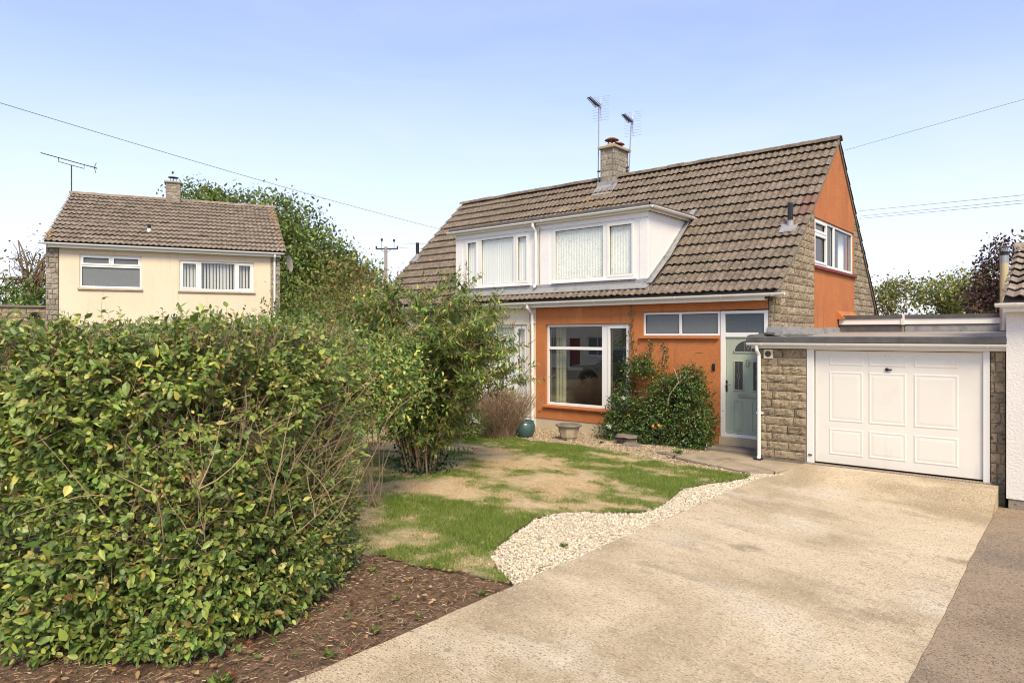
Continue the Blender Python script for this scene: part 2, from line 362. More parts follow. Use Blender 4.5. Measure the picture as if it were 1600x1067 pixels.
def tile_roof(parent, T, x0, x1, prof, nc, tw, me, skip, limit, rest_name, mat, seed=1, special=None):
    rng = random.Random(seed)
    total = sum(math.hypot(b[0]-a[0], b[1]-a[1]) for a, b in zip(prof, prof[1:])); g = total/nc
    todo = []
    ncol = max(1, round((x1-x0)/tw)); sx = (x1-x0)/ncol/tw
    for i in range(nc):
        y, z, a0 = slope_at(prof, i*g); y2, z2, _ = slope_at(prof, min((i+1)*g, total)); a = math.atan2(z2-z, y2-y)
        for j in range(ncol):
            x = x0+(x1-x0)*j/ncol
            if skip and skip(x+tw/2, (y+y2)/2, (z+z2)/2): continue
            m = T @ Matrix.Translation((x, y, z+rng.uniform(-.006, .006))) @ Matrix.Rotation(a+rng.uniform(-.012, .012), 4, 'X') @ \
                Matrix.Rotation(rng.uniform(-.012, .012), 4, 'Z') @ Matrix.Scale(sx, 4, (1, 0, 0)) @ Matrix.Scale(g/.4, 4, (0, 1, 0))
            todo.append(((m.translation-CAMP).length, m, (i, j)))
    todo.sort(key=lambda q: q[0])
    for _, m, ij in todo[:limit]:
        o = inst('roof_tile', me if not (special and special(ij)) else special(ij), parent, m)
    rest = todo[limit:]
    if rest:
        b = MB(); vv = [v.co.copy() for v in me.vertices]; ff = [tuple(p.vertices) for p in me.polygons]
        for _, m, ij in rest: b.add([m @ q for q in vv], ff)
        b.build(rest_name, mat, parent, kind='stuff')
def ridge(parent, T, x0, x1, y, z, n, mat, rad=.115, seed=3):
    rng = random.Random(seed); L = (x1-x0)/n
    v = []; f = []; k = 7
    for i, xx in enumerate((0, L*1.04)):
        for j in range(k):
            a = math.pi*(j/(k-1)); v.append((xx, -math.cos(a)*rad*1.25, math.sin(a)*rad))
        for j in range(k):
            a = math.pi*(j/(k-1)); v.append((xx, -math.cos(a)*(rad-.015)*1.25, math.sin(a)*(rad-.015)-.004))
    for j in range(k-1):
        f += [(j, j+1, 2*k+j+1, 2*k+j)]
    f += [(j, k+j, k+j+1, j+1) for j in range(k-1)]+[(2*k+j, 2*k+j+1, 3*k+j+1, 3*k+j) for j in range(k-1)]
    me = bpy.data.meshes.new('ridge_tile'); me.from_pydata(v, [], f); me.update(); me.materials.append(mat)
    for i in range(n):
        inst('ridge_tile', me, parent, T @ Matrix.Translation((x0+i*L, y, z+rng.uniform(-.008, .008))) @ Matrix.Rotation(rng.uniform(-.015, .015), 4, 'Y'))

# ---- split-faced stone blocks: rows of (z0, z1, left at z0, right at z0, left at z1, right at z1)
def stone_block(name, q, parent, T, mat, rng, proud=.028):
    (xa0, xb0, z0), (xa1, xb1, z1) = q
    nx = max(4, min(9, int((xb0-xa0)/.05))); nzz = 4
    v = []; f = []; sd = rng.uniform(0, 100)
    for j in range(nzz+1):
        t = j/nzz; xa = xa0+(xa1-xa0)*t; xb = xb0+(xb1-xb0)*t; z = z0+(z1-z0)*t
        for i in range(nx+1):
            s = i/nx; edge = i in (0, nx) or j in (0, nzz)
            d = .003 if edge else proud*(.55+.55*noise.noise((sd+s*(xb0-xa0)*9, t*1.6, sd))+.55*noise.noise((sd+s*(xb0-xa0)*26, t*4.3, sd+7)))
            jx = 0 if i in (0, nx) else rng.uniform(-.01, .01)
            jz = 0 if j in (0, nzz) else rng.uniform(-.012, .012)
            v.append((xa+(xb-xa)*s+jx, -d, z+jz))
    for j in range(nzz):
        for i in range(nx):
            a = j*(nx+1)+i; f.append((a, a+1, a+nx+2, a+nx+1))
    n0 = len(v); ring = [i for i in range(nx+1)]+[j*(nx+1)+nx for j in range(1, nzz+1)]+[nzz*(nx+1)+i for i in range(nx-1, -1, -1)]+[j*(nx+1) for j in range(nzz-1, 0, -1)]
    for r_ in ring: v.append((v[r_][0], .03, v[r_][2]))
    k = len(ring)
    f += [(ring[(i+1) % k], ring[i], n0+i, n0+(i+1) % k) for i in range(k)]
    m = MB(); m.add(v, f)
    return m.build(name, mat, parent, T)
def stone_rows(parent, T, rows, mat, seed, lo=.26, hi=.52, gap=.011, proud=.028, name='stone_block'):
    rng = random.Random(seed)
    for (z0, z1, a0, b0, a1, b1) in rows:
        w_ = b0-a0
        if w_ < .06 and b1-a1 < .06: continue
        cuts = [0]; 
        while True:
            nxt = cuts[-1]+rng.uniform(lo, hi)
            if cuts == [0] and rng.random() < .5: nxt = cuts[-1]+rng.uniform(lo*.5, lo)
            if w_-nxt < lo*.5: cuts.append(w_); break
            cuts.append(nxt)
        for c0, c1 in zip(cuts, cuts[1:]):
            xa0, xb0 = a0+c0, a0+c1
            xa1 = a1 if c0 == 0 else min(max(xa0, a1), b1); xb1 = b1 if c1 == w_ else min(max(xb0, a1), b1)
            if xb1-xa1 < .01: xb1 = xa1+.01
            if xb0-xa0 < .03: continue
            stone_block(name, ((xa0+gap/2, xb0-gap/2, z0+gap/2), (xa1+gap/2, xb1-gap/2, z1-gap/2)), parent, T, mat, rng, proud)

# ---- windows
def wavy(x0, x1, z0, z1, y, amp, per, seed=0):
    rng = random.Random(seed); n = max(8, int((x1-x0)/per*8)); m = MB(); v = []; ph = 0
    for i in range(n+1):
        x = x0+(x1-x0)*i/n; ph += 2*math.pi/8*rng.uniform(.75, 1.25)
        yy = y+amp*math.sin(ph)
        v += [(x, yy, z0), (x+rng.uniform(-.003, .003), yy*1.0, z1)]
    return m.add(v, [(2*i, 2*i+2, 2*i+3, 2*i+1) for i in range(n)])
def window(parent, T, x0, x1, z0, z1, lights, fr=.05, y0=0.0, dep=.07, pane_mat=None, sash=(), label=None, bev=.005, name='window', kids=None):
    """lights: pane rectangles in the frame; sash: indices of lights that open and carry a second, proud frame"""
    m = MB(); m.plate(x0, x1, z0, z1, lights, y0, y0+dep)
    f = m.build(name, WHITE, parent, T, bev=bev, label=label); kp = kids or f
    for i, (a, b, c, d) in enumerate(lights):
        if i in sash:
            s = MB(); e = .018; q = .038
            s.plate(a-e, b+e, c-e, d+e, [(a+q, b-q, c+q, d-q)], y0-.016, y0+.03)
            s.build('sash', WHITE, kp, T, bev=.005)
            a, b, c, d = a+q, b-q, c+q, d-q
        pm = pane_mat[i] if isinstance(pane_mat, (list, tuple)) else (pane_mat or GLASS)
        p = MB(); p.quad((a, y0+.045, c), (b, y0+.045, c), (b, y0+.045, d), (a, y0+.045, d)); p.build('pane', pm, kp, T)
        s = MB(); g = .012     # dark rubber seal round the glass
        s.plate(a, b, c, d, [(a+g*.6, b-g*.6, c+g*.6, d-g*.6)], y0+.030, y0+.044); s.build('seal', BLACK, kp, T)
    return f
def room(parent, T, x0, x1, z0, z1, y0, y1, mat=None):
    m = MB()
    m.quad((x0, y1, z0), (x1, y1, z0), (x1, y1, z1), (x0, y1, z1)); m.quad((x0, y0, z0), (x0, y1, z0), (x0, y1, z1), (x0, y0, z1))
    m.quad((x1, y0, z0), (x1, y1, z0), (x1, y1, z1), (x1, y0, z1)); m.quad((x0, y0, z0), (x1, y0, z0), (x1, y1, z0), (x0, y1, z0))
    m.quad((x0, y0, z1), (x1, y0, z1), (x1, y1, z1), (x0, y1, z1))
    return m.build('room_interior', mat or ROOM, parent, T)
def gutter(parent, T, x0, x1, y, z, r=.055, mat=None, name='gutter'):
    """half-round channel with brackets and joints, back edge at y+r"""
    m = MB(); n = 8; v = []
    for xx in (x0, x1):
        for rr in (r, r-.006):
            for j in range(n+1):
                a = math.pi+math.pi*j/n; v.append((xx, y+rr*math.cos(a), z+rr*math.sin(a)))
    k = n+1; f = []
    for j in range(n): f += [(j, j+1, 2*k+j+1, 2*k+j), (k+j, 3*k+j, 3*k+j+1, k+j+1), (j, k+j, k+j+1, j+1), (2*k+j, 2*k+j+1, 3*k+j+1, 3*k+j)]
    f += [(0, 2*k, 3*k, k), (n, k+n, 3*k+n, 2*k+n)]
    f += [tuple(range(k)), tuple(range(2*k, 3*k))]
    m.add(v, f)
    nb = max(2, int((x1-x0)/.95))
    for i in range(nb):
        xx = x0+.25+(x1-x0-.5)*i/(nb-1); pts = []
        for j in range(n+1):
            a = math.pi+math.pi*j/n; pts.append((y+(r+.006)*math.cos(a), z+(r+.006)*math.sin(a)))
        pts = pts+[(y+(r-.002)*math.cos(math.pi+math.pi*j/n), z+(r-.002)*math.sin(math.pi+math.pi*j/n)) for j in range(n, -1, -1)]
        m.prism(pts, lambda a, b: (xx, a, b), lambda a, b: (xx+.035, a, b))
    return m.build(name, mat or WHITE, parent, T)

# ------------------------------------------------------------------ ground
def gz(u, v=0):
    if u <= -4: b = -.08
    elif u <= -1: b = -.08-.24*(u+4)/3
    else: b = -.32-.012*min(u+1, 12)
    return b
def apron(u, v):
    z = gz(u, v)
    if -4.05 < u < -.96 and v > 11.25:
        t = min(1, (v-11.25)/1.15); t = t*t*(3-2*t); z = z+(-.015-z)*t
    return z
gx = [-900, -300, -120, -70, -50, -40, -32, -26, -22, -18, -15, -12, -9, -7, -5, -4.2, -4, -3.4, -2.8, -2.2, -1.6, -1, -.5, 0, 1, 3, 6, 10, 16, 30, 60, 120, 300, 900]
gy = [-900, -300, -100, -50, -30, -20, -14, -10, -6, -3, -1, 1, 3, 5, 7, 9, 11, 13, 15, 18, 22, 26, 32, 40, 55, 80, 130, 300, 900]
m = MB(); nyy = len(gy)
m.add([(x, y, gz(x)-.05) for x in gx for y in gy], [(i*nyy+j, (i+1)*nyy+j, (i+1)*nyy+j+1, i*nyy+j+1) for i in range(len(gx)-1) for j in range(nyy-1)])
tag(m.build('ground', EARTH), 'brown earth ground around the gardens', kind='structure')

def sheet(name, poly, zf, mat, step=.25, colf=None, bumpy=0, skirt=False):
    """flat-lying sheet filled with a grid of points inside its outline"""
    xs = [p[0] for p in poly]; ys = [p[1] for p in poly]
    def inside(x, y):
        c = False; n = len(poly)
        for i in range(n):
            (x0, y0), (x1, y1) = poly[i], poly[i-1]
            if (y0 > y) != (y1 > y) and x < (x1-x0)*(y-y0)/(y1-y0)+x0: c = not c
        return c
    pts = [Vector(p) for p in poly]; n0 = len(pts)
    x = min(xs)+step*.5
    while x < max(xs):
        y = min(ys)+step*.5
        while y < max(ys):
            px, py = x+random.uniform(-.2, .2)*step, y+random.uniform(-.2, .2)*step
            if inside(px, py): pts.append(Vector((px, py)))
            y += step
        x += step
    r = delaunay_2d_cdt(pts, [(i, (i+1) % n0) for i in range(n0)], [], 1, 1e-5)
    V = np.array([(p.x, p.y, zf(p.x, p.y)+(bumpy*noise.fractal((p.x*1.7, p.y*1.7, 3), 1, 2, 4) if bumpy else 0)) for p in r[0]])
    Fl = np.array([t for t in r[2] if len(t) == 3])
    cols = np.array([colf(p.x, p.y) for p in r[0]]) if colf else None
    # a skirt closes the edge down to the earth
    if skirt:
        nb0 = len(V); ib = None
        V = np.vstack([V, V[:n0]-np.array([0, 0, .09])]); Fl = np.vstack([Fl, [(i, (i+1) % n0, nb0+(i+1) % n0) for i in range(n0)], [(i, nb0+(i+1) % n0, nb0+i) for i in range(n0)]])
        if cols is not None: cols = np.vstack([cols, cols[:n0]*.0+np.array([.26, .17, .09])])
    o = npmesh(name, V, Fl, mat, None, cols, origin=(0, 0, 0), smooth=False)
    o['kind'] = 'structure'; return o, inside
def smoothpoly(pts, k=3, amp=.03, seed=0):
    rng = random.Random(seed); o = []
    for i in range(len(pts)-1):
        for j in range(k):
            t = j/k; o.append((pts[i][0]+(pts[i+1][0]-pts[i][0])*t+rng.uniform(-amp, amp), pts[i][1]+(pts[i+1][1]-pts[i][1])*t+rng.uniform(-amp, amp)))
    o.append(pts[-1]); return o
random.seed(5)
# concrete drive, poured in one piece and ramped up to the garage door; the darker neighbouring drive beyond the seam
def strip(name, x0f, x1f, ys, nx, zf, mat, skirt=.08):
    m = MB(); k = nx+1
    m.v = [(x0f(y)+(x1f(y)-x0f(y))*i/nx, y, zf(x0f(y)+(x1f(y)-x0f(y))*i/nx, y)) for y in ys for i in range(k)]
    m.f = [(j*k+i, j*k+i+1, (j+1)*k+i+1, (j+1)*k+i) for j in range(len(ys)-1) for i in range(nx)]
    n0 = len(m.v)
    for j, y in enumerate(ys):
        for i in (0, nx): q = m.v[j*k+i]; m.v.append((q[0], q[1], q[2]-skirt))
    for j in range(len(ys)-1):
        m.f.append((j*k, (j+1)*k, n0+2*(j+1), n0+2*j)); m.f.append((j*k+nx, n0+2*j+1, n0+2*j+3, (j+1)*k+nx))
    o = m.build(name, mat, None, smooth=False); o['kind'] = 'structure'; return o
dr = random.Random(3)
ysd = [-3+.22*i for i in range(int(15.4/.22)+1)]; ysd = [y for y in ysd if y < 12.36]+[12.36]
jl = {y: dr.uniform(-.012, .012) for y in ysd}; jr = {y: dr.uniform(-.006, .006)+.010*math.sin(y*1.1) for y in ysd}
tag(strip('driveway', lambda y: -4.02+jl[y]+(.28*max(0, (y-11.0)/1.36) if y > 11 else 0), lambda y: -1.0+jr[y], ysd, 12, lambda x, y: apron(x, y)+.012, CONC, .40),
    'pale weathered concrete driveway leading up to the garage')
tag(strip('neighbour_driveway', lambda y: -.996+jr[y], lambda y: 4.2, ysd, 6, lambda x, y: gz(x)+.006, CONCD), 'darker stained concrete driveway beside the pale one')
tag(strip('road', lambda y: -60, lambda y: 40, [-9.5, -8, -6, -4.5, -3.05], 30, lambda x, y: gz(x)-.03, ROADM), 'asphalt road')
# drain channel in front of the garage door
gch = MB(); gch.box(-3.78, -1.12, 12.37, 12.47, -.06, -.006); 
dch = gch.build('drain_channel', DARKST); tag(dch, 'narrow slotted drain channel along the foot of the garage door', 'drain')
for i in range(60):
    x = -3.75+i*.0443
    MB().box(x, x+.026, 12.385, 12.455, -.0055, 0.002).build('grate_bar', STEEL, dch)
MB().box(-3.80, -1.10, 12.475, 12.62, -.07, -.012).build('threshold', CONCD, dch)

LAWN_R = [(-4.07, 4.84), (-4.34, 4.99), (-4.7, 5.26), (-4.88, 5.56), (-5.03, 5.98), (-5.25, 6.64), (-5.25, 7.08), (-5.05, 7.37), (-4.73, 7.55), (-4.42, 7.82), (-4.35, 8.18), (-4.49, 8.85), (-4.59, 9.5), (-4.46, 10.07), (-4.23, 10.51), (-4.16, 10.86)]
LAWN_T = [(-4.2, 11.02), (-4.54, 11.02), (-5.14, 11.09), (-5.72, 11.15), (-6.27, 11.34), (-6.75, 11.57), (-7.31, 11.67), (-8.12, 11.71), (-8.72, 11.64), (-9.2, 11.58), (-9.9, 11.75), (-12, 12.2), (-16.5, 12.6)]
SOIL_T = [(-4.07, 4.84), (-4.45, 4.72), (-4.81, 4.65), (-5.2, 4.58), (-5.58, 4.57), (-5.79, 4.45), (-6.18, 4.49), (-7, 4.9)]
lawn_poly = smoothpoly(LAWN_R, 3, .03, 1)+smoothpoly(LAWN_T, 3, .03, 2)+[(-16.5, 6.0), (-9, 5.4), (-7, 4.9)]+smoothpoly(SOIL_T[::-1], 3, .05, 3)[1:-1]
def greenness(x, y):
    a = noise.fractal((x*.55+3.1, y*.9+1.7, .3), 1, 2, 5)*.9+noise.noise((x*2.3, y*3.1, 4))*.5+noise.noise((x*5.5, y*7, 2))*.34
    b = 0
    b += .55*math.exp(-(((x+4.6)/.9)**2+((y-8.3)/2.6)**2))           # greener by the white gravel
    b += .45*math.exp(-(((x+5.0)/1.0)**2+((y-5.1)/.5)**2))
    b += .35*math.exp(-(((x+6.6)/1.6)**2+((y-6.0)/.6)**2))
    b += .35*math.exp(-(((x+7.5)/2.5)**2+((y-10.2)/.8)**2))
    b -= .75*math.exp(-(((x+7.2)/1.5)**2+((y-5.3)/.55)**2))
    b -= .70*math.exp(-(((x+7.0)/1.3)**2+((y-7.0)/.55)**2))
    b -= .45*math.exp(-(((x+6.3)/1.6)**2+((y-9.0)/.7)**2))
    return a+b+.27
def lawn_col(x, y):
    g = max(0, min(1, (greenness(x, y)+.30)/.85))*.85; t = noise.noise((x*6, y*6, 9))*.12
    s = Vector((.62, .46, .27)); gr = Vector((.17, .205, .05)); c = s.lerp(gr, g)*(1+t)
    return (c.x, c.y, c.z)
LZ = lambda x, y: -.068
lawn, lawn_in = sheet('lawn', lawn_poly, LZ, LAWNB, .13, lawn_col, .02, True)
tag(lawn, 'patchy dry front lawn')
rng = np.random.default_rng(11)
def in_poly(poly, P):
    c = np.zeros(len(P), bool); n = len(poly); x, y = P[:, 0], P[:, 1]
    for i in range(n):
        (x0, y0), (x1, y1) = poly[i], poly[i-1]
        if y0 == y1: continue
        c ^= ((y0 > y) != (y1 > y)) & (x < (x1-x0)*(y-y0)/(y1-y0)+x0)
    return c
P2 = np.stack([rng.uniform(-12, -4, 420000), rng.uniform(4.3, 12, 420000)], 1)
P2 = P2[in_poly(lawn_poly, P2)]
G = np.array([greenness(x, y) for x, y in P2])
gg = np.clip((G+.30)/.85+rng.normal(0, .22, len(P2)), 0, 1)
keep = rng.random(len(P2)) < .62+.35*gg
P2, gg, G = P2[keep], gg[keep], G[keep]; n = len(P2)
cs = pick(rng, n, [(3, (.66, .50, .30)), (2, (.54, .39, .215)), (1.6, (.76, .61, .39))], .15)
cg = pick(rng, n, [(3, (.20, .28, .05)), (2, (.14, .215, .04)), (1.5, (.30, .34, .075))], .2)
cc = np.where((gg > .5)[:, None], cg, cs)
lush = np.clip((G-.15)/.5, 0, 1)
P3 = np.column_stack([P2, np.full(n, -.072)]); A = np.column_stack([rng.normal(0, .55, (n, 2)), np.where(gg > .5, 1.0, .45)])
scatter('grass', BLADE_V, BLADE_F, P3, A, np.column_stack([rng.normal(0, 1, (n, 2)), np.zeros(n)]), rng.uniform(.022, .05, n)*(.65+.8*lush), rng.uniform(.005, .010, n), cc, LEAFM, None)
tag(bpy.data.objects['grass'], 'short grass blades, green tufts among straw', 'grass', kind='stuff')

# gravel beds: pale limestone chippings beside the drive, brown shingle under the house wall
grav_poly = [(-4.03, 4.84)]+[(-4.03, 4.84+(11.1-4.84)*i/14) for i in range(1, 14)]+[(-3.98, 11.1), (-3.82, 11.55), (-4.25, 11.2)]+smoothpoly(LAWN_R[::-1], 2, .02, 4)[:-1]
def stones(name, poly, box, n, size, pal, zf, seed, label, mat_base, zb):
    r2 = np.random.default_rng(seed)
    sheet(name+'_bed', poly, lambda x, y: zb, mat_base, .4)[0]['label'] = label+' bed'
    Q = np.stack([r2.uniform(box[0], box[1], n), r2.uniform(box[2], box[3], n)], 1)
    Q = Q[in_poly(poly, Q)]; k = len(Q)
    s = size*np.exp(r2.normal(0, .32, k))
    hh = np.array([.5+.5*noise.noise((x*1.3, y*1.3, seed)) for x, y in Q])
    st_ = r2.random(k) < .05; Q = Q+np.where(st_[:, None], r2.normal(0, .09, (k, 2)), 0)     # a few strays
    P = np.column_stack([Q, zf+np.where(st_, .012, 0)+hh*.022+r2.uniform(-.006, .006, k)])
    A = np.column_stack([r2.normal(0, 1, (k, 2)), r2.normal(0, .35, k)])
    scatter(name, PEB_V, PEB_F, P, A, r2.normal(0, .5, (k, 3))+np.array([0, 0, 1.0]), s, s*r2.uniform(.6, .9, k), pick(r2, k, pal, .12), BITS, None, r2, .3, H=s*r2.uniform(.4, .7, k))
    tag(bpy.data.objects[name], label, 'gravel', kind='stuff')
stones('white_gravel', grav_poly, (-5.4, -3.8, 4.8, 11.6), 52000, .0125, [(5, (.70, .61, .46)), (3, (.62, .52, .37)), (2, (.78, .70, .56)), (1.2, (.42, .33, .21))], -.088, 7,
       'pale limestone chippings beside the driveway', GRAVB, -.098)
shing_poly = LAWN_T[:-3]+[(-10.6, 12.1), (-10.6, 13.39), (-5.75, 13.39), (-5.75, 12.75), (-6.0, 12.1), (-6.1, 11.75), (-5.2, 11.45), (-4.25, 11.15)]
stones('brown_shingle', shing_poly, (-10.6, -4.2, 10.9, 13.4), 42000, .015, [(4, (.46, .36, .23)), (3, (.36, .27, .165)), (2, (.56, .46, .32)), (1.5, (.24, .175, .105))], -.090, 8,
       'brown pea shingle under the orange wall', SHINB, -.102)
# paving slabs by the front door
path = [(-6.1, 11.74), (-5.99, 12.1), (-5.75, 12.76)]
sl = MB()
slab_defs = [((-5.95, 11.85), (-5.0, 11.5), (-4.98, 12.12), (-5.9, 12.3)), ((-5.88, 12.33), (-4.97, 12.15), (-4.72, 12.72), (-5.74, 12.86)),
             ((-4.97, 11.49), (-4.28, 11.22), (-4.02, 11.62), (-4.95, 12.1)), ((-4.94, 12.13), (-4.0, 11.65), (-3.82, 12.3), (-4.69, 12.66)),
             ((-4.7, 12.68), (-3.72, 12.33), (-3.72, 12.58), (-4.70, 12.58)), ((-5.74, 12.88), (-4.73, 12.76), (-4.73, 13.38), (-5.74, 13.38))]
pvg = thing('paved_path', 'worn concrete paving slabs leading to the front door step', 'path', (-5, 12, -.08)); pvg['kind'] = 'structure'
for q in slab_defs[:4]+slab_defs[5:]:
    m = MB(); m.prism(q, lambda a, b: (a, b, -.11), lambda a, b: (a, b, -.062+random.uniform(-.004, .004))); m.build('paving_slab', SLAB, pvg, bev=.008)
m = MB(); m.prism([(-4.71, 12.30), (-3.78, 12.31), (-3.78, 12.585), (-4.71, 12.585)], lambda a, b: (a, b, -.12), lambda a, b: (a, b, -.055)); m.build('paving_slab', SLAB, pvg, bev=.008)
# bare soil at the hedge end of the lawn
soil_poly = [(-4.03, 4.83), (-4.03, 1.0), (-4.05, -2.9), (-9.0, -2.9), (-9.0, 5.4), (-7, 4.9)]+smoothpoly(SOIL_T[::-1], 3, .05, 3)[1:-1]
so, _ = sheet('soil_bed', soil_poly, lambda x, y: -.085, SOIL, .12, None, .035); tag(so, 'bare brown soil bed between hedge and driveway')
r3 = np.random.default_rng(21)
n = 20000; Q = np.stack([r3.uniform(-7.2, -4.03, n), r3.uniform(.2, 5, n)], 1); Q = Q[in_poly(soil_poly, Q)]; n = len(Q)
P = np.column_stack([Q, np.full(n, -.075)+r3.uniform(0, .02, n)+np.array([.035*noise.fractal((x*1.7, y*1.7, 3), 1, 2, 4) for x, y in Q])])
scatter('mulch_litter', STICK_V, STICK_F, P, np.column_stack([r3.normal(0, 1, (n, 2)), r3.normal(0, .18, n)]), r3.normal(0, 1, (n, 3)), r3.gamma(1.8, .016, n)+.008, r3.uniform(.0025, .008, n),
        pick(r3, n, [(4, (.25, .16, .095)), (3, (.14, .09, .055)), (2.4, (.45, .33, .20)), (.7, (.64, .52, .36)), (.6, (.30, .11, .055))], .2), BITS, None)
tag(bpy.data.objects['mulch_litter'], 'twigs, straw and bark bits littering the soil', 'litter', kind='stuff')
n = 900; Q = np.stack([r3.uniform(-6.5, -4.05, n), r3.uniform(.6, 4.9, n)], 1); Q = Q[in_poly(soil_poly, Q)]
wgt = np.exp(-np.abs(Q[:, 0]+4.6)/.5)+.12; Q = Q[r3.random(len(Q)) < wgt]; n = len(Q)
P = np.column_stack([Q, np.full(n, -.05)+r3.uniform(0, .02, n)])
scatter('fallen_leaves', LEAF_V, LEAF_F, P, np.column_stack([r3.normal(0, 1, (n, 2)), r3.normal(0, .2, n)]), np.column_stack([r3.normal(0, .35, (n, 2)), np.ones(n)]), r3.uniform(.03, .075, n), r3.uniform(.02, .04, n),
        pick(r3, n, [(3, (.36, .22, .10)), (.7, (.24, .07, .035)), (2, (.48, .34, .17)), (1, (.14, .20, .04))], .2), LEAFM, None)
tag(bpy.data.objects['fallen_leaves'], 'dry brown and red leaves on the soil', 'leaves', kind='stuff')
def weeds(name, label, spots, pal, seed, L=.06, nl=26):
    r4 = np.random.default_rng(seed)
    for (x, y, s) in spots:
        k = int(nl*s)+6; a = r4.uniform(0, 2*np.pi, k)
        P = np.column_stack([x+r4.normal(0, .015*s, k), y+r4.normal(0, .015*s, k), np.full(k, gz(x)+.005)])
        o = scatter(name, LANCE_V, LEAF_F, P, np.column_stack([np.cos(a), np.sin(a), r4.uniform(.3, 1.4, k)]), np.column_stack([r4.normal(0, .3, (k, 2)), np.ones(k)]),
                    r4.uniform(.5, 1.3, k)*L*s, r4.uniform(.25, .4, k)*L*s, pick(r4, k, pal, .2), LEAFM, None)
        tag(o, label, 'weed', group='small weeds rooted in the bare soil and gravel')
for k, (x, y, sz, lb) in enumerate((
        (-4.35, 2.2, 1.6, 'largest green weed tuft in the soil nearest the camera by the driveway edge'),
        (-4.15, 2.9, 1.0, 'second weed tuft from the camera along the driveway edge of the soil'),
        (-4.2, 3.35, 1.1, 'third weed tuft from the camera along the driveway edge of the soil'),
        (-4.13, 3.75, .8, 'fourth weed tuft from the camera along the driveway edge of the soil'),
        (-4.1, 4.45, .9, 'weed tuft at the lawn corner beside the driveway edge'),
        (-4.6, 3.9, .8, 'small weed out in the middle of the bare soil'),
        (-5.3, 4.2, .9, 'small weed in the soil close to the dry lawn edge'),
        (-4.35, 6.05, .9, 'small weed growing in the middle of the pale gravel'),
        (-4.1, 5.35, .6, 'tiny weed in the near tip of the pale gravel'),
        (-6.05, 12.15, 2.2, 'leafy weed clump between the climbing shrub and the paved path'),
        (-7.9, 12.35, 1.2, 'small weed in the brown shingle beside the climbing shrub'))):
    weeds('weed', lb, [(x, y, sz)], [(3, (.12, .19, .035)), (2, (.20, .26, .05)), (1, (.09, .13, .03))], 31+k)

# ------------------------------------------------------------------ the semi-detached house
VF = 13.4; UG = -4.508; UL = -16.9
TG = Matrix.Translation((UG, 0, 0)) @ Matrix.Rotation(R(90), 4, 'Z')          # gable frame: x along world y, depth into the house
house = thing('semi_detached_house', 'brown-tiled semi-detached house with orange rendered front and white dormer windows', 'house', (-10.7, 17.3, -.08))
PROF = [(13.14, 3.06), (14.3, 3.97), (17.35, 6.82)]
BACK = [(17.35, 6.82), (21.25, 2.73)]
def rz(y):
    for (a, b) in zip(PROF+BACK[1:], (PROF+BACK[1:])[1:]):
        if a[0] <= y <= b[0]: return a[1]+(b[1]-a[1])*(y-a[0])/(b[0]-a[0])
    return 0
BW = (-10.19, -7.84, .52, 2.485); HW = (-7.495, -5.735, 2.21, 2.718); DO = (-5.72, -4.75, .165, 2.715); LW = (-12.6, -10.79, .56, 2.49)
# rendered walls with real openings
m = MB(); m.plate(-10.50, -7.79, .18, 3.0, [(BW[0]-.005, BW[1]+.005, BW[2]-.005, BW[3]+.005)], VF, VF+.22)
m.build('front_wall', ORANGE, house, label='orange rendered wall around the big living room window')
m = MB(); m.plate(-7.784, DO[0]-.002, -.1, 2.735, [(HW[0], DO[0], HW[2]-.004, HW[3]+.004)], VF-.006, VF+.22); m.build('front_wall', ORANGE, house, label='orange rendered wall under the high window strip')
MB().box(-7.784, -4.752, VF-.004, VF+.22, 2.737, 3.0).build('lintel_band', ORANGE, house, bev=.006)
m = MB(); m.plate(UL+.02, -10.505, .18, 3.0, [(LW[0]-.005, LW[1]+.005, LW[2]-.005, LW[3]+.005)], VF+.004, VF+.22); m.build('front_wall', CREAM, house, label='cream rendered wall of the left half')
MB().box(-10.50, -7.79, VF+.018, VF+.24, -.15, .182).build('plinth', PLINTH, house)
MB().box(UL+.03, -10.505, VF+.02, VF+.24, -.15, .182).build('plinth', WHITER, house)
# side and back walls close the body
m = MB(); m.plate(VF+.22, 21.0, -.15, 2.7, [], UG*0+.02, .25)
m.build('side_wall', MORTAR, house, TG)
m = MB(); m.prism([(VF+.01, -.15), (21.0, -.15), (21.0, 2.75), (17.35, 6.6), (14.3, 3.8), (VF+.01, 3.0)], lambda a, b: (UL+.03, a, b), lambda a, b: (UL+.25, a, b)); m.build('side_wall', CREAM, house, label='far cream gable wall')
MB().box(UL+.05, UG-.05, 20.8, 21.0, -.15, 2.7).build('back_wall', CREAM, house)
# gable: mortar backing, stone flanks, orange centre strip with the window
GWX = (15.54, 18.80, 3.73, 4.79)
def gpoly(y0, y1, zb): 
    ys = [y0]+[q[0] for q in PROF[1:]+BACK[:1] if y0 < q[0] < y1]+[y1]; ys = sorted(set(ys))
    return [(y0, zb), (y1, zb)]+[(y, rz(y)-.05) for y in ys[::-1]]
for a, b in ((VF+.005, 15.52), (18.83, 20.98)):
    m = MB(); m.prism(gpoly(a, b, 2.1), lambda x, z: (x, .035, z), lambda x, z: (x, .2, z)); m.build('gable_wall', MORTAR, house, TG)
m = MB(); m.prism(gpoly(15.52, 18.83, GWX[3]+.004), lambda x, z: (x, -.004, z), lambda x, z: (x, .2, z)); m.build('gable_wall', ORANGE, house, TG, label='orange rendered gable triangle above the window')
m = MB(); m.plate(15.52, 18.83, 2.1, GWX[3], [(GWX[0], GWX[1], GWX[2], GWX[3]+.1)], -.003, .2); m.build('gable_wall', ORANGE, house, TG, label='orange rendered panel below the gable window')
ch = .157
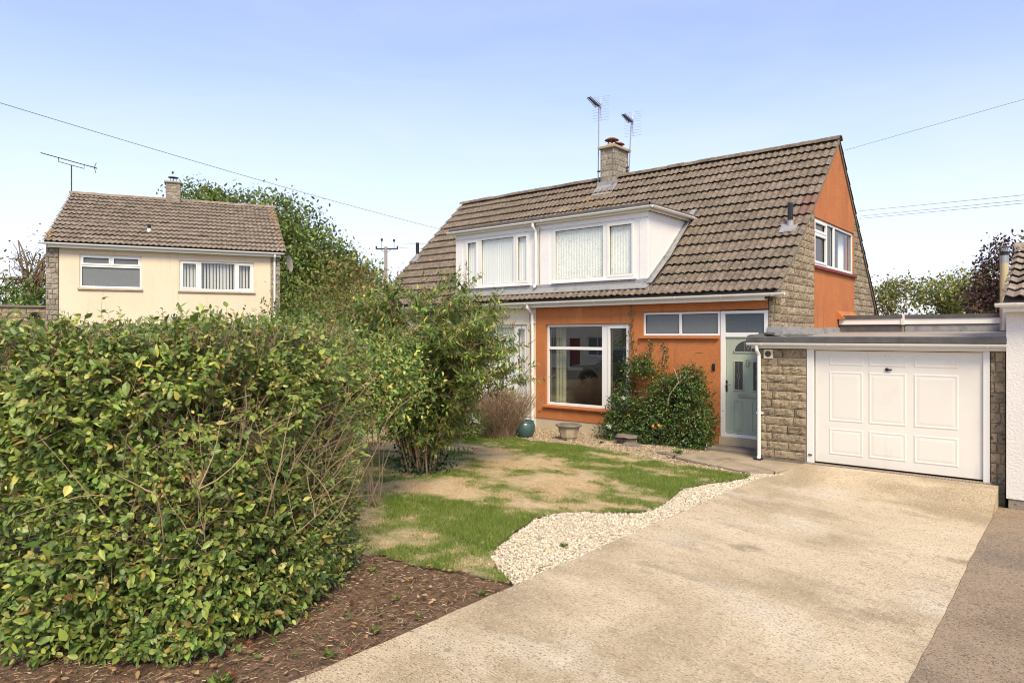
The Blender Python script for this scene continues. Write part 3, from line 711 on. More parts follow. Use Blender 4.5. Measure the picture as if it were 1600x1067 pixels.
def roofx(z, side):
    # where the roof line (less the undercloak) crosses height z on the gable
    best = None
    pts = PROF if side < 0 else BACK
    for (a, b) in zip(pts, pts[1:]):
        z0, z1 = a[1]-.07, b[1]-.07
        if min(z0, z1) <= z <= max(z0, z1): best = a[0]+(b[0]-a[0])*(z-z0)/(z1-z0)
    return best
rows = []; z = 2.16; i = 0
while z < 5.05:
    l0 = max(VF+.008, (roofx(z, -1) or VF)+.015); l1 = max(VF+.008, (roofx(z+ch, -1) or VF)+.015)
    if l0 < 15.44: rows.append((z, z+ch, l0, 15.515, min(l1, 15.45), 15.515))
    z += ch
stone_rows(house, TG, rows, STONE, 4, .3, .55)
rows = []; z = 2.36
while z < 5.1:
    r0 = min(20.97, (roofx(z, 1) or 21)-.02); r1 = min(20.97, (roofx(z+ch, 1) or 21)-.02)
    if r0 > 18.95: rows.append((z, z+ch, 18.835, r0, 18.835, max(r1, 18.9)))
    z += ch
stone_rows(house, TG, rows, STONE, 5, .3, .55)
MB().box(18.6, 21.0, -.02, .0, 2.2, 2.38).build('painted_band', REDP, house, TG)
m = MB(); m.prism([(-.16, 2.62), (-.16, 2.60), (-.004, 2.60), (-.004, 2.80)], lambda a, b: (17.25, a, b), lambda a, b: (18.84, a, b)); m.build('render_ledge', ORANGE, house, TG)
# stone pier right of the front door
MB().box(-4.745, UG-.02, VF+.03, VF+.25, -.1, 3.0).build('stone_pier', MORTAR, house)
Tf = Matrix.Translation((0, VF, 0)); rows = []; z = -.02
while z < 2.95: rows.append((z, z+ch, -4.742, UG+.0, -4.742, UG+.0)); z += ch
stone_rows(house, Tf, rows, STONE, 6, .12, .3)
# windows of the front
wl = [(-10.13, -8.60, .585, 1.875), (-10.13, -8.60, 1.945, 2.425), (-8.42, -7.905, .585, 2.42)]
wb = window(house, I4, *BW, wl, y0=VF+.06, sash=(2,), pane_mat=GLASSR, label='large white living room window with three panes')
m = MB(); m.box(-10.25, -7.80, VF-.075, VF+.06, .455, .512); m.build('sill', ORANGE, wb, bev=.012)
room(wb, I4, -10.45, -6.5, .05, 2.75, VF+.24, VF+4.2)
wavy(-10.12, -9.80, .5, 2.45, VF+.30, .03, .10, 3).build('curtain', CURT, wb, smooth=True)
wavy(-8.05, -7.86, .5, 2.45, VF+.30, .025, .09, 4).build('curtain', CURT, wb, smooth=True)
m = MB(); m.box(-9.7, -8.4, VF+1.9, VF+2.7, .1, .52); m.box(-9.7, -8.4, VF+2.55, VF+2.8, .52, .85); m.build('sofa', DARKST, wb, bev=.05)
hw = window(house, I4, *HW, [(-7.45, -6.645, 2.258, 2.672), (-6.585, -5.785, 2.258, 2.672)], y0=VF+.03, pane_mat=FROST, label='high strip window with two grey obscured panes')
m = MB(); m.box(-7.58, -5.735, VF-.07, VF+.03, 2.145, 2.20); m.build('sill', ORANGE, hw, bev=.012)
lw = window(house, I4, *LW, [(-12.53, -11.93, .63, 2.42), (-11.85, -11.25, .63, 2.42), (-11.16, -10.86, 1.23, 2.42), (-11.16, -10.86, .63, 1.12)], y0=VF+.06, sash=(2,), label='white ground floor window behind the bushes')
wavy(-12.5, -10.85, .5, 2.45, VF+.20, .010, .09, 5).build('curtain', SHEER, lw, smooth=True)
m = MB(); m.box(-12.65, -10.75, VF-.06, VF+.06, .50, .555); m.build('sill', WHITER, lw, bev=.01)
# front door with transom light
m = MB(); m.plate(*DO[:2], DO[2], DO[3], [(-5.62, -4.83, .235, 2.185), (-5.625, -4.835, 2.275, 2.655)], VF+.012, VF+.09)
fd = m.build('front_door', WHITE, house, bev=.006, label='white door frame holding a sage green front door')
MB().quad((-5.625, VF+.05, 2.275), (-4.835, VF+.05, 2.275), (-4.835, VF+.05, 2.655), (-5.625, VF+.05, 2.655)).build('transom_pane', FROSTD, fd)
DX0, DX1, DZ0, DZ1 = -5.612, -4.838, .24, 2.18
def dx(px): return -5.618+(px-628)/(830-628)*.72           # along the door leaf
def dzz(py): return 2.188-(py-355)/(975-355)*1.965
dcx = dx(757)
arc = [(dcx+.275*math.cos(math.pi*i/14), dzz(448)+.225*math.sin(math.pi*i/14)) for i in range(15)]
vl = [(dx(680), dx(727), dzz(690), dzz(512)), (dx(787), dx(834), dzz(690), dzz(512))]
m = MB(); m.box(DX0, DX1, VF+.045, VF+.085, DZ0, DZ1); lf = m.build('door_leaf', SAGE, fd, bev=.004)
m = MB(); m.prism(arc, lambda a, b: (a, VF+.036, b), lambda a, b: (a, VF+.046, b)); m.build('arched_pane', DARKGL, fd)
m = MB(); oa = [(dcx+.30*math.cos(math.pi*i/14), dzz(448)-.022+.27*math.sin(math.pi*i/14)) for i in range(15)]
oa2 = [(dcx+.272*math.cos(math.pi*i/14), dzz(448)+.222*math.sin(math.pi*i/14)) for i in range(15)]
for i in range(14):
    m.prism([oa[i], oa[i+1], oa2[i+1], oa2[i]], lambda a, b: (a, VF+.028, b), lambda a, b: (a, VF+.046, b))
m.box(dcx-.30, dcx+.30, VF+.028, VF+.046, dzz(448)-.024, dzz(448)); m.build('pane_moulding', SAGE, fd)
def diamond(m, x, z, w, h, y):
    o_ = [(x, z+h), (x+w, z), (x, z-h), (x-w, z)]; i_ = [(x, z+h-.016), (x+w-.009, z), (x, z-h+.016), (x-w+.009, z)]
    for i in range(4): m.prism([o_[i], o_[(i+1) % 4], i_[(i+1) % 4], i_[i]], lambda a, b: (a, y-.004, b), lambda a, b: (a, y, b))
ld = MB(); diamond(ld, dcx, dzz(448)+.105, .042, .062, VF+.034)
for s_ in (-1, 1): ld.box(dcx+s_*.07-.003, dcx+s_*.07+.003, VF+.031, VF+.035, dzz(448)+.005, dzz(448)+.2)
for (a, b, c, d) in vl:
    MB().box(a, b, VF+.036, VF+.046, c, d).build('glass_strip', DARKGL, fd)
    m = MB(); m.plate(a-.022, b+.022, c-.022, d+.022, [(a, b, c, d)], VF+.026, VF+.046); m.build('pane_moulding', SAGE, fd, bev=.005)
    diamond(ld, (a+b)/2, (c+d)/2, .036, .075, VF+.034)
    ld.box((a+b)/2-.003, (a+b)/2+.003, VF+.031, VF+.035, c+.005, (c+d)/2-.075); ld.box((a+b)/2-.003, (a+b)/2+.003, VF+.031, VF+.035, (c+d)/2+.075, d-.005)
ld.build('leading', STEEL, fd)
for a, b in ((dx(672), dx(727)), (dx(775), dx(832))):
    m = MB(); c, d = dzz(950), dzz(755)
    m.plate(a, b, c, d, [(a+.025, b-.025, c+.025, d-.025)], VF+.034, VF+.046); m.box(a+.04, b-.04, VF+.038, VF+.046, c+.04, d-.04); m.build('door_panel', SAGE, fd, bev=.006)
m = MB(); m.box(dx(702), dx(803), VF+.030, VF+.046, dzz(740), dzz(715)); m.box(dx(710), dx(795), VF+.024, VF+.03, dzz(735), dzz(720)); m.build('letterbox', STEEL, fd, bev=.004)
m = MB(); m.lathe([(.012, 0), (.03, .02), (.02, .05), (.035, .075), (.02, .10), (.012, .13)], (dcx, VF+.02, dzz(537)), 10, 1, .5); m.tube([(dcx+.035*math.cos(t*.5), VF+.005, dzz(510)-.01+.04*math.sin(t*.5)) for t in range(13)], .006, 6); m.build('door_knocker', STEEL, fd)
m = MB(); m.box(dx(629), dx(638), VF+.028, VF+.046, dzz(705), dzz(632)); m.build('handle_plate', BLACK, fd, bev=.003)
m = MB(); m.tube([(dx(634), VF+.03, dzz(658)), (dx(634), VF-.015, dzz(658)), (dx(660), VF-.015, dzz(660))], .009, 6); m.build('door_handle', STEEL, fd)
MB().box(-5.75, -4.75, VF-.02, VF+.2, -.1, .162).build('door_threshold', CASTST, house, bev=.01)
# eaves: fascia, soffit, gutters and downpipes
MB().box(UL, UG-.245, 13.20, 13.225, 2.90, 3.055).build('fascia', WHITE, house)
MB().box(UL, UG-.245, 13.228, VF-.008, 2.905, 2.925).build('soffit', WHITE, house)
gutter(house, I4, UL-.02, UG+.16, 13.135, 3.03, .06)
m = MB(); m.tube([(-10.56, 13.13, 2.98), (-10.56, 13.14, 2.90), (-10.56, 13.33, 2.76), (-10.56, 13.34, 2.6), (-10.56, 13.34, -.06)], .036, 10)
for z in (2.52, 1.15): m.box(-10.61, -10.51, 13.32, 13.40, z, z+.035)
m.build('downpipe', WHITE, house, smooth=False)
m = MB(); m.tube([(-10.68, 13.375, 2.85), (-10.66, 13.37, 2.5), (-10.635, 13.37, 1.6), (-10.63, 13.37, .5), (-10.68, 13.37, .38), (-10.8, 13.38, .36)], .007, 5); m.build('cable', DARKST, house)

# ---- dormers: two white boarded boxes sharing a party line
DV = 13.44
ROOFM = MATS['concrete_tile']
def dormer(u0, u1, wx0, wx1, lights, sash, label, curt, cseed):
    m = MB(); m.plate(u0, u1, 3.46, 4.97, [(wx0, wx1, 3.51, 4.82)], DV, DV+.08)
    d = m.build('dormer', WOOD_W, house, bev=.004, label=label)
    # upright cover boards either side of the window
    for a, b in ((u0+.004, wx0-.09), (wx1+.09, u1-.004)):
        MB().box(a, b, DV-.014, DV, 3.47, 4.80).build('board', WOOD_W, d, bev=.003)
    MB().box(u0, u1, DV-.020, DV, 4.835, 4.985).build('head_board', WOOD_W, d, bev=.003)
    wnd = window(d, I4, wx0, wx1, 3.51, 4.82, lights, y0=DV-.008, dep=.08, sash=sash, name='window_frame', kids=d)
    MB().box(wx0-.02, wx1+.02, DV-.06, DV+.0, 3.475, 3.515).build('sill', WHITE, d, bev=.004)
    for a, b, c_, s in curt: wavy(a, b, 3.55, 4.8, DV+.078, .004, .075, cseed+int(a*7)).build('curtain', c_, d, smooth=True)
    m = MB(); m.box(u0+.1, u1-.1, DV+1.2, DV+1.25, 3.4, 4.95); m.build('inner_wall', ROOM, d)
    return d
d1 = dormer(-13.33, -10.545, -12.99, -10.715, [(-12.92, -12.53, 3.57, 4.76), (-12.38, -11.26, 3.575, 4.755), (-11.15, -10.79, 3.57, 4.76)], (0, 2), 'left white boarded dormer with a three-light window', [(-12.95, -10.75, SHEER, 0)], 20)
d2 = dormer(-10.41, -7.386, -10.005, -7.69, [(-9.93, -8.56, 3.575, 4.755), (-8.42, -7.76, 3.57, 4.76)], (1,), 'right white boarded dormer with a net-curtained window', [(-9.98, -7.72, NET, 0)], 40)
MB().box(-10.54, -10.415, DV+.01, DV+.08, 3.4, 4.97).build('party_board', WOOD_W, d2)
# right cheek, wedge-shaped, meeting the tiles; left cheek the same
for uu, dd, s in ((-7.386, d2, 1), (-13.33, d1, -1)):
    yc = 14.3+(5.0-3.97)/((6.82-3.97)/3.05)
    m = MB(); m.prism([(DV+.085, 3.30), (14.3, 3.93), (yc, 4.97), (DV+.085, 4.97)], lambda a, b: (uu-s*.06, a, b), lambda a, b: (uu, a, b)); m.build('cheek', WOOD_W, dd)
    for k in range(5):      # tongue-and-groove lines
        pass
    m = MB(); m.prism([(DV-.03, 3.42), (14.3, 4.06), (yc+.1, 5.10), (yc+.02, 5.12), (14.24, 4.12), (DV-.03, 3.50)], lambda a, b: (uu+s*.004, a, b-.02), lambda a, b: (uu+s*.022, a, b-.02)); m.build('lead_soaker', LEAD, dd)
    m = MB(); m.prism([(13.36, 3.42), (14.25, 4.07), (15.6, 5.33), (15.6, 5.345), (14.24, 4.085), (13.36, 3.435)], lambda a, b: (uu+s*.0, a, b-.055), lambda a, b: (uu+s*.13, a, b-.045)); m.build('lead_flashing', LEAD, dd)
# flat dormer roof, felt edge, fascia and gutter all round
for dd, a, b in ((d1, -13.46, -10.485), (d2, -10.48, -7.26)):
    MB().box(a, b, DV-.12, 15.75, 5.02, 5.06).build('dormer_roof', FELTD, dd)
    MB().box(a-.01, b+.01, DV-.14, DV-.105, 5.04, 5.13).build('felt_edge', FELT, dd)
    MB().box(a+.02, b-.02, DV-.10, DV-.075, 4.955, 5.018).build('fascia', WHITE, dd)
    MB().box(a+.02, b-.02, DV-.073, DV-.022, 4.97, 4.99).build('soffit', WHITE, dd)
    gutter(dd, I4, a-.05 if dd is d1 else a, b+.06 if dd is d2 else b, DV-.165, 5.045, .05)
Tgx = Matrix.Translation((-7.26, 0, 0)) @ Matrix.Rotation(R(90), 4, 'Z')
MB().box(DV-.14, 15.6, .0, .03, 5.04, 5.125).build('felt_edge', FELT, d2, Tgx)
MB().box(DV-.08, 15.45, .03, .055, 4.955, 5.03).build('fascia', WHITE, d2, Tgx)
gutter(d2, Tgx, DV-.16, 15.52, -.055, 5.045, .05)
m = MB(); m.tube([(-10.50, DV-.165, 5.0), (-10.50, DV-.165, 4.92), (-10.49, DV-.06, 4.80), (-10.49, DV-.055, 4.7), (-10.49, DV-.055, 3.50), (-10.49, DV-.14, 3.40)], .036, 10); m.build('downpipe', WHITE, house)
m = MB(); m.tube([(-10.38, DV-.03, 4.9), (-10.40, DV-.03, 4.2), (-10.385, DV-.03, 3.5)], .007, 5); m.build('cable', DARKST, house)
# lead apron under the dormers
m = MB(); m.prism([(DV+.01, 3.47), (DV-.012, 3.47), (DV-.02, 3.38), (13.27, 3.265), (13.27, 3.25), (DV+.01, 3.35)], lambda a, b: (-13.35, a, b), lambda a, b: (-7.34, a, b)); m.build('lead_apron', LEAD, house)

# ---- roof
TW = .31
tile_me = tile_mesh('roof_tile', TW, .47, .034, TILE)
tile_new = tile_mesh('roof_tile_new', TW, .47, .034, TILEN)
GV = sum(math.hypot(b[0]-a[0], b[1]-a[1]) for a, b in zip(PROF, PROF[1:]))
def skip_main(x, y, z): return -13.42 < x < -7.28 and z < 5.12 and y > 13.42
def special(ij): return tile_new if ij in ((7, 39), (8, 39)) else None
tile_roof(house, I4, UL-.02, UG+.05, PROF, 15, TW, tile_me, skip_main, 300, 'roof_tiles_far', TILE, 2, special)
m = MB(); m.prism([(13.16, 3.03), (14.3, 3.93), (17.35, 6.79), (21.3, 2.68), (21.3, 2.63), (17.35, 6.72), (14.3, 3.87), (13.24, 3.02)], lambda a, b: (UL+.04, a, b), lambda a, b: (-13.3, a, b))
m.prism([(13.16, 3.03), (13.45, 3.25), (13.45, 3.2), (13.24, 3.02)], lambda a, b: (-13.3, a, b), lambda a, b: (-7.4, a, b))
m.prism([(15.45, 5.0), (17.35, 6.79), (21.3, 2.68), (21.3, 2.63), (17.35, 6.72), (15.45, 4.95)], lambda a, b: (-13.3, a, b), lambda a, b: (-7.4, a, b))
m.prism([(13.16, 3.03), (14.3, 3.93), (17.35, 6.79), (21.3, 2.68), (21.3, 2.63), (17.35, 6.72), (14.3, 3.87), (13.24, 3.02)], lambda a, b: (-7.4, a, b), lambda a, b: (UG-.01, a, b))
m.build('roof_deck', DARKST, house)
# back slope tiles show only as a wavy edge over the gable
tile_roof(house, Matrix.Translation((0, 17.35*2, 0)) @ Matrix.Diagonal((1, -1, 1, 1)), UG+.05-TW*2, UG+.05, [(13.42, 2.73), (17.35, 6.84)], 13, TW, tile_me, None, 0, 'back_roof_tiles', TILE, 9)
ridge(house, I4, UL-.01, UG+.06, 17.35, 6.83, 28, TILE)
# verge undercloak
m = MB()
for (a, b) in zip(PROF+BACK[1:], (PROF+BACK[1:])[1:]):
    m.prism([(a[0], a[1]-.005), (b[0], b[1]-.005), (b[0], b[1]-.065), (a[0], a[1]-.065)], lambda x, z: (UG-.03, x, z), lambda x, z: (UG+.035, x, z))
m.build('verge_undercloak', DARKST, house)
# soil vent pipe through the tiles near the gable, with lead slate; another at the far end
for vu, vv, nm in ((-4.80, 14.86, 1), (-16.75, 15.1, 2)):
    zz = rz(vv)
    m = MB(); m.tube([(vu, vv, zz-.1), (vu, vv, zz+.50), (vu, vv, zz+.53)], [.055, .055, .05], 10); p = m.build('vent_pipe', BLACK, house)
    m = MB(); m.tube([(vu, vv, zz-.02), (vu, vv, zz+.16)], [.085, .06], 10); m.build('pipe_collar', LEAD, p)
    a = math.atan2(6.82-3.97, 3.05)
    Tm = Matrix.Translation((vu, vv, zz+.04)) @ Matrix.Rotation(a, 4, 'X'); MB().box(-.17, .17, -.26, .02, .034, .046).build('lead_slate', LEAD, p, Tm)

# ---- chimney
CU0, CU1, CV0, CV1 = -10.95, -10.455, 17.02, 17.86
ck = MB(); ck.box(CU0+.03, CU1-.03, CV0+.03, CV1-.03, 6.2, 7.76); chim = ck.build('chimney', MORTARG, house, label='square stone chimney stack')
rows = []; z = 6.50
while z < 7.62: rows.append((z, z+.168, CU0, CU1, CU0, CU1)); z += .168
stone_rows(chim, Matrix.Translation((0, CV0+.03, 0)), rows, STONEG, 8, .2, .32, proud=.022)
Tc = Matrix.Translation((CU1-.03, 0, 0)) @ Matrix.Rotation(R(90), 4, 'Z')
stone_rows(chim, Tc, [(a, b, CV0, CV1, CV0, CV1) for (a, b, *_ ) in rows], STONEG, 9, .24, .42, proud=.022)
Tc2 = Matrix.Translation((CU0+.03, 0, 0)) @ Matrix.Rotation(R(-90), 4, 'Z')
stone_rows(chim, Tc2, [(a, b, -CV1, -CV0, -CV1, -CV0) for (a, b, *_ ) in rows], STONEG, 10, .24, .42, proud=.022)
MB().box(CU0-.05, CU1+.05, CV0-.05, CV1+.05, 7.675, 7.75).build('chimney_cap', MORTAR, chim, bev=.012)
m = MB(); m.lathe([(.22, 0), (.16, .06), (.13, .075)], (-10.70, 17.25, 7.75), 12); m.build('flaunching', MORTAR, chim)
for (cx, cy, r_, h_) in ((-10.70, 17.28, .17, .16), (-10.68, 17.62, .15, .10)):
    m = MB(); m.lathe([(r_*.72, 0), (r_*.72, .07), (r_*.8, .075), (r_*.8, .09), (r_*.3, .095)], (cx, cy, 7.755), 14)
    for k in range(4):
        a = k*math.pi/2+.4; m.box(cx+r_*.6*math.cos(a)-.012, cx+r_*.6*math.cos(a)+.012, cy+r_*.6*math.sin(a)-.012, cy+r_*.6*math.sin(a)+.012, 7.82, 7.755+h_+.07)
    m.lathe([(r_*1.25, 0), (r_*1.2, .012), (r_*.7, .06), (r_*.1, .075)], (cx, cy, 7.755+h_+.04), 16); m.build('chimney_cowl', COPPER, chim)
m = MB(); m.box(CU0-.12, CU1+.06, CV0-.16, CV0-.01, 6.49, 6.53); ml = MB()
a = math.atan2(2.85, 3.05)
ml.prism([(16.70, 6.265), (CV0+.01, 6.565), (CV0+.01, 6.72), (CV0-.006, 6.72), (CV0-.006, 6.60), (16.70, 6.285)], lambda p, q: (CU0-.1, p, q), lambda p, q: (CU1+.1, p, q)); ml.build('lead_apron', LEAD, chim)
m = MB(); m.prism([(CV0-.1, 6.6), (17.35, 6.93), (17.35, 7.0), (CV0-.05, 6.74)], lambda p, q: (CU1+.004, p, q), lambda p, q: (CU1+.016, p, q)); m.build('lead_flashing', LEAD, chim)
# a patch of orange lichen below the stack
rl = random.Random(8); m = MB()
for k in range(34):
    y = rl.uniform(16.2, 16.75); x = rl.uniform(-11.45, -10.35); z = rz(y)+.055; r_ = rl.uniform(.02, .06); a0 = rl.uniform(0, 6)
    m.prism([(x+r_*math.cos(a0+t*1.05)*rl.uniform(.6, 1.2), y+r_*math.sin(a0+t*1.05)*rl.uniform(.6, 1.2)) for t in range(6)], lambda p, q: (p, q, rz(q)+.045), lambda p, q: (p, q, rz(q)+.062))
m.build('lichen_patch', LICHEN, house, kind='stuff')
# gable window
gw = window(house, TG, 15.56, 18.79, 3.76, 4.785, [(15.62, 16.50, 3.82, 4.44), (15.62, 16.50, 4.50, 4.73), (16.60, 17.10, 3.82, 4.73), (17.20, 18.73, 3.82, 4.73)], y0=.03, sash=(0, 1), label='white four-light gable window above the garage')
MB().box(15.50, 18.86, -.07, .03, 3.665, 3.735).build('sill', REDP, gw, TG, bev=.01)
room(gw, TG, 15.5, 18.85, 3.3, 4.85, .21, 2.6)
wavy(15.6, 15.95, 3.8, 4.75, .25, .02, .08, 7).build('curtain', SHEER, gw, TG, smooth=True)
wavy(18.35, 18.75, 3.8, 4.75, .25, .02, .08, 8).build('curtain', SHEER, gw, TG, smooth=True)
# doorbell, small wall fittings
MB().box(-5.885, -5.825, VF-.035, VF-.006, 1.50, 1.64).build('doorbell', BLACK, house, bev=.006)
MB().box(-10.40, -10.34, VF-.03, VF, .35, .43).build('air_brick', ORANGE, house, bev=.004)
MB().box(-6.25, -6.10, VF-.012, VF-.006, 1.855, 1.865).build('wall_crack', DARKST, house)

# ---- step at the front door
st = MB(); st.box(-5.86, -4.72, 12.92, 13.37, -.10, .005); o = st.build('door_step', DARKST, None, bev=.015); tag(o, 'low dark slate step in front of the green front door', 'step')

# ------------------------------------------------------------------ garage
GV0 = 12.59
gar = thing('garage', 'flat-roofed stone garage with a cream up-and-over door beside the orange house', 'garage', (-2.8, 14.5, 0))
Tq = Matrix.Translation((0, GV0, 0))
for a, b in ((-4.68, -3.785), (-1.118, -.93)):
    MB().box(a+.012, b-.004, GV0+.022, GV0+.24, -.45, 2.0).build('garage_wall', MORTAR, gar)
ch = 1.985/13
stone_rows(gar, Tq, [(-.01+i*ch, -.01+(i+1)*ch, -4.68, -3.79, -4.68, -3.79) for i in range(13)], STONE, 14, .30, .62, proud=.034)
stone_rows(gar, Tq, [(-.475+i*ch, -.475+(i+1)*ch, -1.116, -.93, -1.116, -.93) for i in range(16)], STONE, 15, .09, .2, proud=.03)
Ts = Matrix.Translation((-4.68+.012, 0, 0)) @ Matrix.Rotation(R(-90), 4, 'Z')
stone_rows(gar, Ts, [(-.01+i*ch, -.01+(i+1)*ch, -13.39, -GV0, -13.39, -GV0) for i in range(13)], STONE, 16, .30, .5)
MB().box(-4.66, -4.45, GV0+.24, 13.39, -.1, 2.0).build('garage_wall', MORTAR, gar)
MB().box(-.98, -.925, GV0+.25, 17.3, -.4, 2.0).build('garage_wall', MORTAR, gar)
MB().box(-4.6, -.95, 17.2, 17.4, -.2, 2.0).build('garage_wall', MORTAR, gar)
MB().box(-4.70, -3.74, GV0-.012, GV0+.05, -.1, -.012).build('foot_course', DARKST, gar)
# frame and door
for a, b in ((-3.782, -3.665), (-1.205, -1.12)):
    MB().box(a, b, GV0-.012, GV0+.08, -.015, 1.985).build('door_frame', WHITE, gar, bev=.005)
MB().box(-3.662, -1.208, GV0-.01, GV0+.08, 1.965, 2.0).build('door_head', WHITE, gar)
gd = MB(); gd.box(-3.648, -1.212, GV0+.03, GV0+.06, .012, 1.955); gdo = gd.build('garage_door', GDOOR, gar, bev=.004, label='cream panelled up-and-over garage door')
def gpx(px): return -3.655+(px-542)/(1280-542)*2.445
def raised(m, a, b, c, d, y, e=.045, hgt=.007):
    # sunk moulding with a raised field: bevelled frame and inner plateau
    o_ = [(a, c), (b, c), (b, d), (a, d)]; i1 = [(a+e*.45, c+e*.45), (b-e*.45, c+e*.45), (b-e*.45, d-e*.45), (a+e*.45, d-e*.45)]
    i2 = [(a+e, c+e), (b-e, c+e), (b-e, d-e), (a+e, d-e)]; i3 = [(a+e*1.9, c+e*1.9), (b-e*1.9, c+e*1.9), (b-e*1.9, d-e*1.9), (a+e*1.9, d-e*1.9)]
    rings = [(o_, 0), (i1, hgt), (i2, .002), (i3, hgt*.8)]
    v = [(p[0], y-h, p[1]) for r_, h in rings for p in r_]
    f = [(k*4+i, k*4+(i+1) % 4, (k+1)*4+(i+1) % 4, (k+1)*4+i) for k in range(3) for i in range(4)]+[(12, 13, 14, 15)]
    m.add(v, f)
cols_ = [(gpx(612), gpx(776)), (gpx(800), gpx(970)), (gpx(1000), gpx(1186))]
rowsg = [(1.955-.255, 1.955-.075), (.70, 1.605), (.155, .60)]
# the panel outlines follow the photo's rows: one shallow, one tall, one square
rowsg = [(1.70, 1.885), (.735, 1.60), (.16, .62)]
for (a, b) in cols_:
    for (c, d) in rowsg:
        m = MB(); raised(m, a, b, c, d, GV0+.0295); m.build('raised_panel', GDOOR, gdo)
m = MB(); m.lathe([(.028, 0), (.03, .01), (.02, .022)], (0, 0, 0), 12); m.box(-.012, .075, -.012, .012, .018, .034)
m.build('door_handle', BLACK, gdo, Matrix.Translation((gpx(884), GV0+.03, 1.655)) @ Matrix.Rotation(R(90), 4, 'X'))
for q in (876, 896): MB().box(gpx(q)-.007, gpx(q)+.007, GV0+.026, GV0+.031, 1.865, 1.879).build('bolt_hole', BLACK, gdo)
MB().box(-3.75, -3.69, GV0-.03, GV0-.012, .115, .135).build('bolt', DARKM, gar)
# vent on the stone pier
vt = MB(); vt.box(-4.53, -4.365, GV0-.045, GV0-.01, 1.80, 1.965); v_ = vt.build('wall_vent', PLASTY, gar, bev=.006)
m = MB(); m.lathe([(.05, 0), (.055, .012), (.045, .014)], (0, 0, 0), 16); m.build('vent_hole', DARKM, v_, Matrix.Translation((-4.447, GV0-.040, 1.883)) @ Matrix.Rotation(R(90), 4, 'X'))
# fascia, gutter, downpipe, felt roof
MB().box(-4.74, -.90, 12.50, 12.525, 1.985, 2.105).build('fascia', WHITE, gar)
MB().box(-4.74, -.90, 12.525, GV0+.02, 1.99, 2.005).build('soffit', WHITE, gar)
gutter(gar, I4, -4.80, -.905, 12.44, 2.085, .052)
m = MB(); m.tube([(-4.62, 12.44, 2.05), (-4.62, 12.45, 1.95), (-4.605, 12.52, 1.86), (-4.605, 12.525, .02), (-4.605, 12.50, -.04)], .034, 10)
m.box(-4.655, -4.54, 12.52, GV0, .78, .81); m.build('downpipe', WHITE, gar)
m = MB(); m.box(-4.67, -4.54, 12.42, 12.56, -.075, -.03); m.build('gully', BLACK, gar)
m = MB(); m.add([(-4.78, 12.42, 2.135), (-.90, 12.42, 2.135), (-.90, 17.5, 2.30), (-4.52, 17.5, 2.30), (-4.52, 13.38, 2.17), (-4.78, 13.38, 2.17)], [(0, 1, 2, 3, 4, 5)]); m.build('garage_roof', FELTD, gar)
m = MB(); m.prism([(12.40, 2.10), (12.40, 2.185), (12.46, 2.20), (12.56, 2.145), (12.56, 2.10)], lambda a, b: (-4.80, a, b), lambda a, b: (-.90, a, b)); m.build('felt_edge', FELT, gar)
m = MB(); m.prism([(-4.80, 2.10), (-4.80, 2.22), (-4.72, 2.235), (-4.62, 2.16), (-4.62, 2.10)], lambda a, b: (a, 12.47, b), lambda a, b: (a, 13.385, b+.03)); m.build('felt_edge', FELT, gar)
MB().box(-4.79, -4.61, 13.0, 13.39, 2.24, 2.28).build('felt_edge', FELT, gar)
# lead flashing up the house gable
for (a, b, z0, z1) in ((13.40, 14.55, 2.20, 2.385), (14.57, 16.1, 2.22, 2.37), (16.12, 17.4, 2.27, 2.40)):
    m = MB(); m.prism([(-.03, z1), (-.045, z0+.02), (-.20, z0-.02), (-.20, z0-.035), (-.0, z0-.03), (-.0, z1)], lambda p, q: (a, p, q), lambda p, q: (b, p, q+.012)); m.build('lead_flashing', LEAD, gar, TG)
MB().box(-4.75, -4.50, VF-.03, VF-.015, 2.22, 2.40).build('lead_flashing', LEAD, gar)
for k in range(5):       # felt tilting-fillet squares at the house foot
    m = MB(); a = 13.42+k*.42; m.prism([(-.04, 2.24), (-.30, 2.17), (-.30, 2.16), (-.04, 2.2)], lambda p, q: (a, p, q), lambda p, q: (a+.40, p, q+.012)); m.build('felt_fillet', FELT, gar, TG)

# ------------------------------------------------------------------ flat-roofed rear extension
ext = thing('rear_extension', 'low flat-roofed extension behind the garage roof with felt-edged white fascia', 'extension', (-2.8, 19.5, 0))
for (a, b, v0) in ((-4.49, -3.17, 17.38), (-3.16, -.85, 17.52)):
    MB().box(a, b, v0+.06, 21.0, -.2, 2.598).build('wall', MORTARG, ext)
    MB().box(a, b, v0, v0+.03, 2.47, 2.60).build('fascia', WHITE, ext, bev=.004)
    MB().box(a-.006, b+.006, v0-.025, v0+.0, 2.602, 2.685).build('felt_edge', FELT, ext)
    MB().box(a-.004, b+.004, v0+.002, 21.2, 2.602, 2.68).build('roof', FELT, ext)
    MB().box(a+.01, b-.002, v0+.035, v0+.055, 2.29, 2.445).build('lead_upstand', LEAD if v0 > 17.4 else FELT, ext)
MB().box(-3.19, -3.14, 17.36, 17.55, 2.46, 2.70).build('corner_trim', WHITER, ext)
fl = MB(); fl.tube([(-1.305, 17.42, 2.32), (-1.305, 17.42, 2.75)], .082, 14); flue = fl.build('flue_pipe', STEEL, None); tag(flue, 'tall brass-coloured flue pipe with black collar beside the right-hand roof', 'flue')
m = MB(); m.tube([(-1.305, 17.42, 2.75), (-1.305, 17.42, 3.72)], .078, 14); m.build('flue_casing', FLUEM, flue)
m = MB(); m.tube([(-1.305, 17.42, 3.72), (-1.305, 17.42, 3.88)], .080, 14); m.build('flue_collar', STEEL, flue)
m = MB(); m.tube([(-1.305, 17.42, 3.88), (-1.305, 17.42, 3.96)], .085, 14); m.build('flue_band', BLACK, flue)
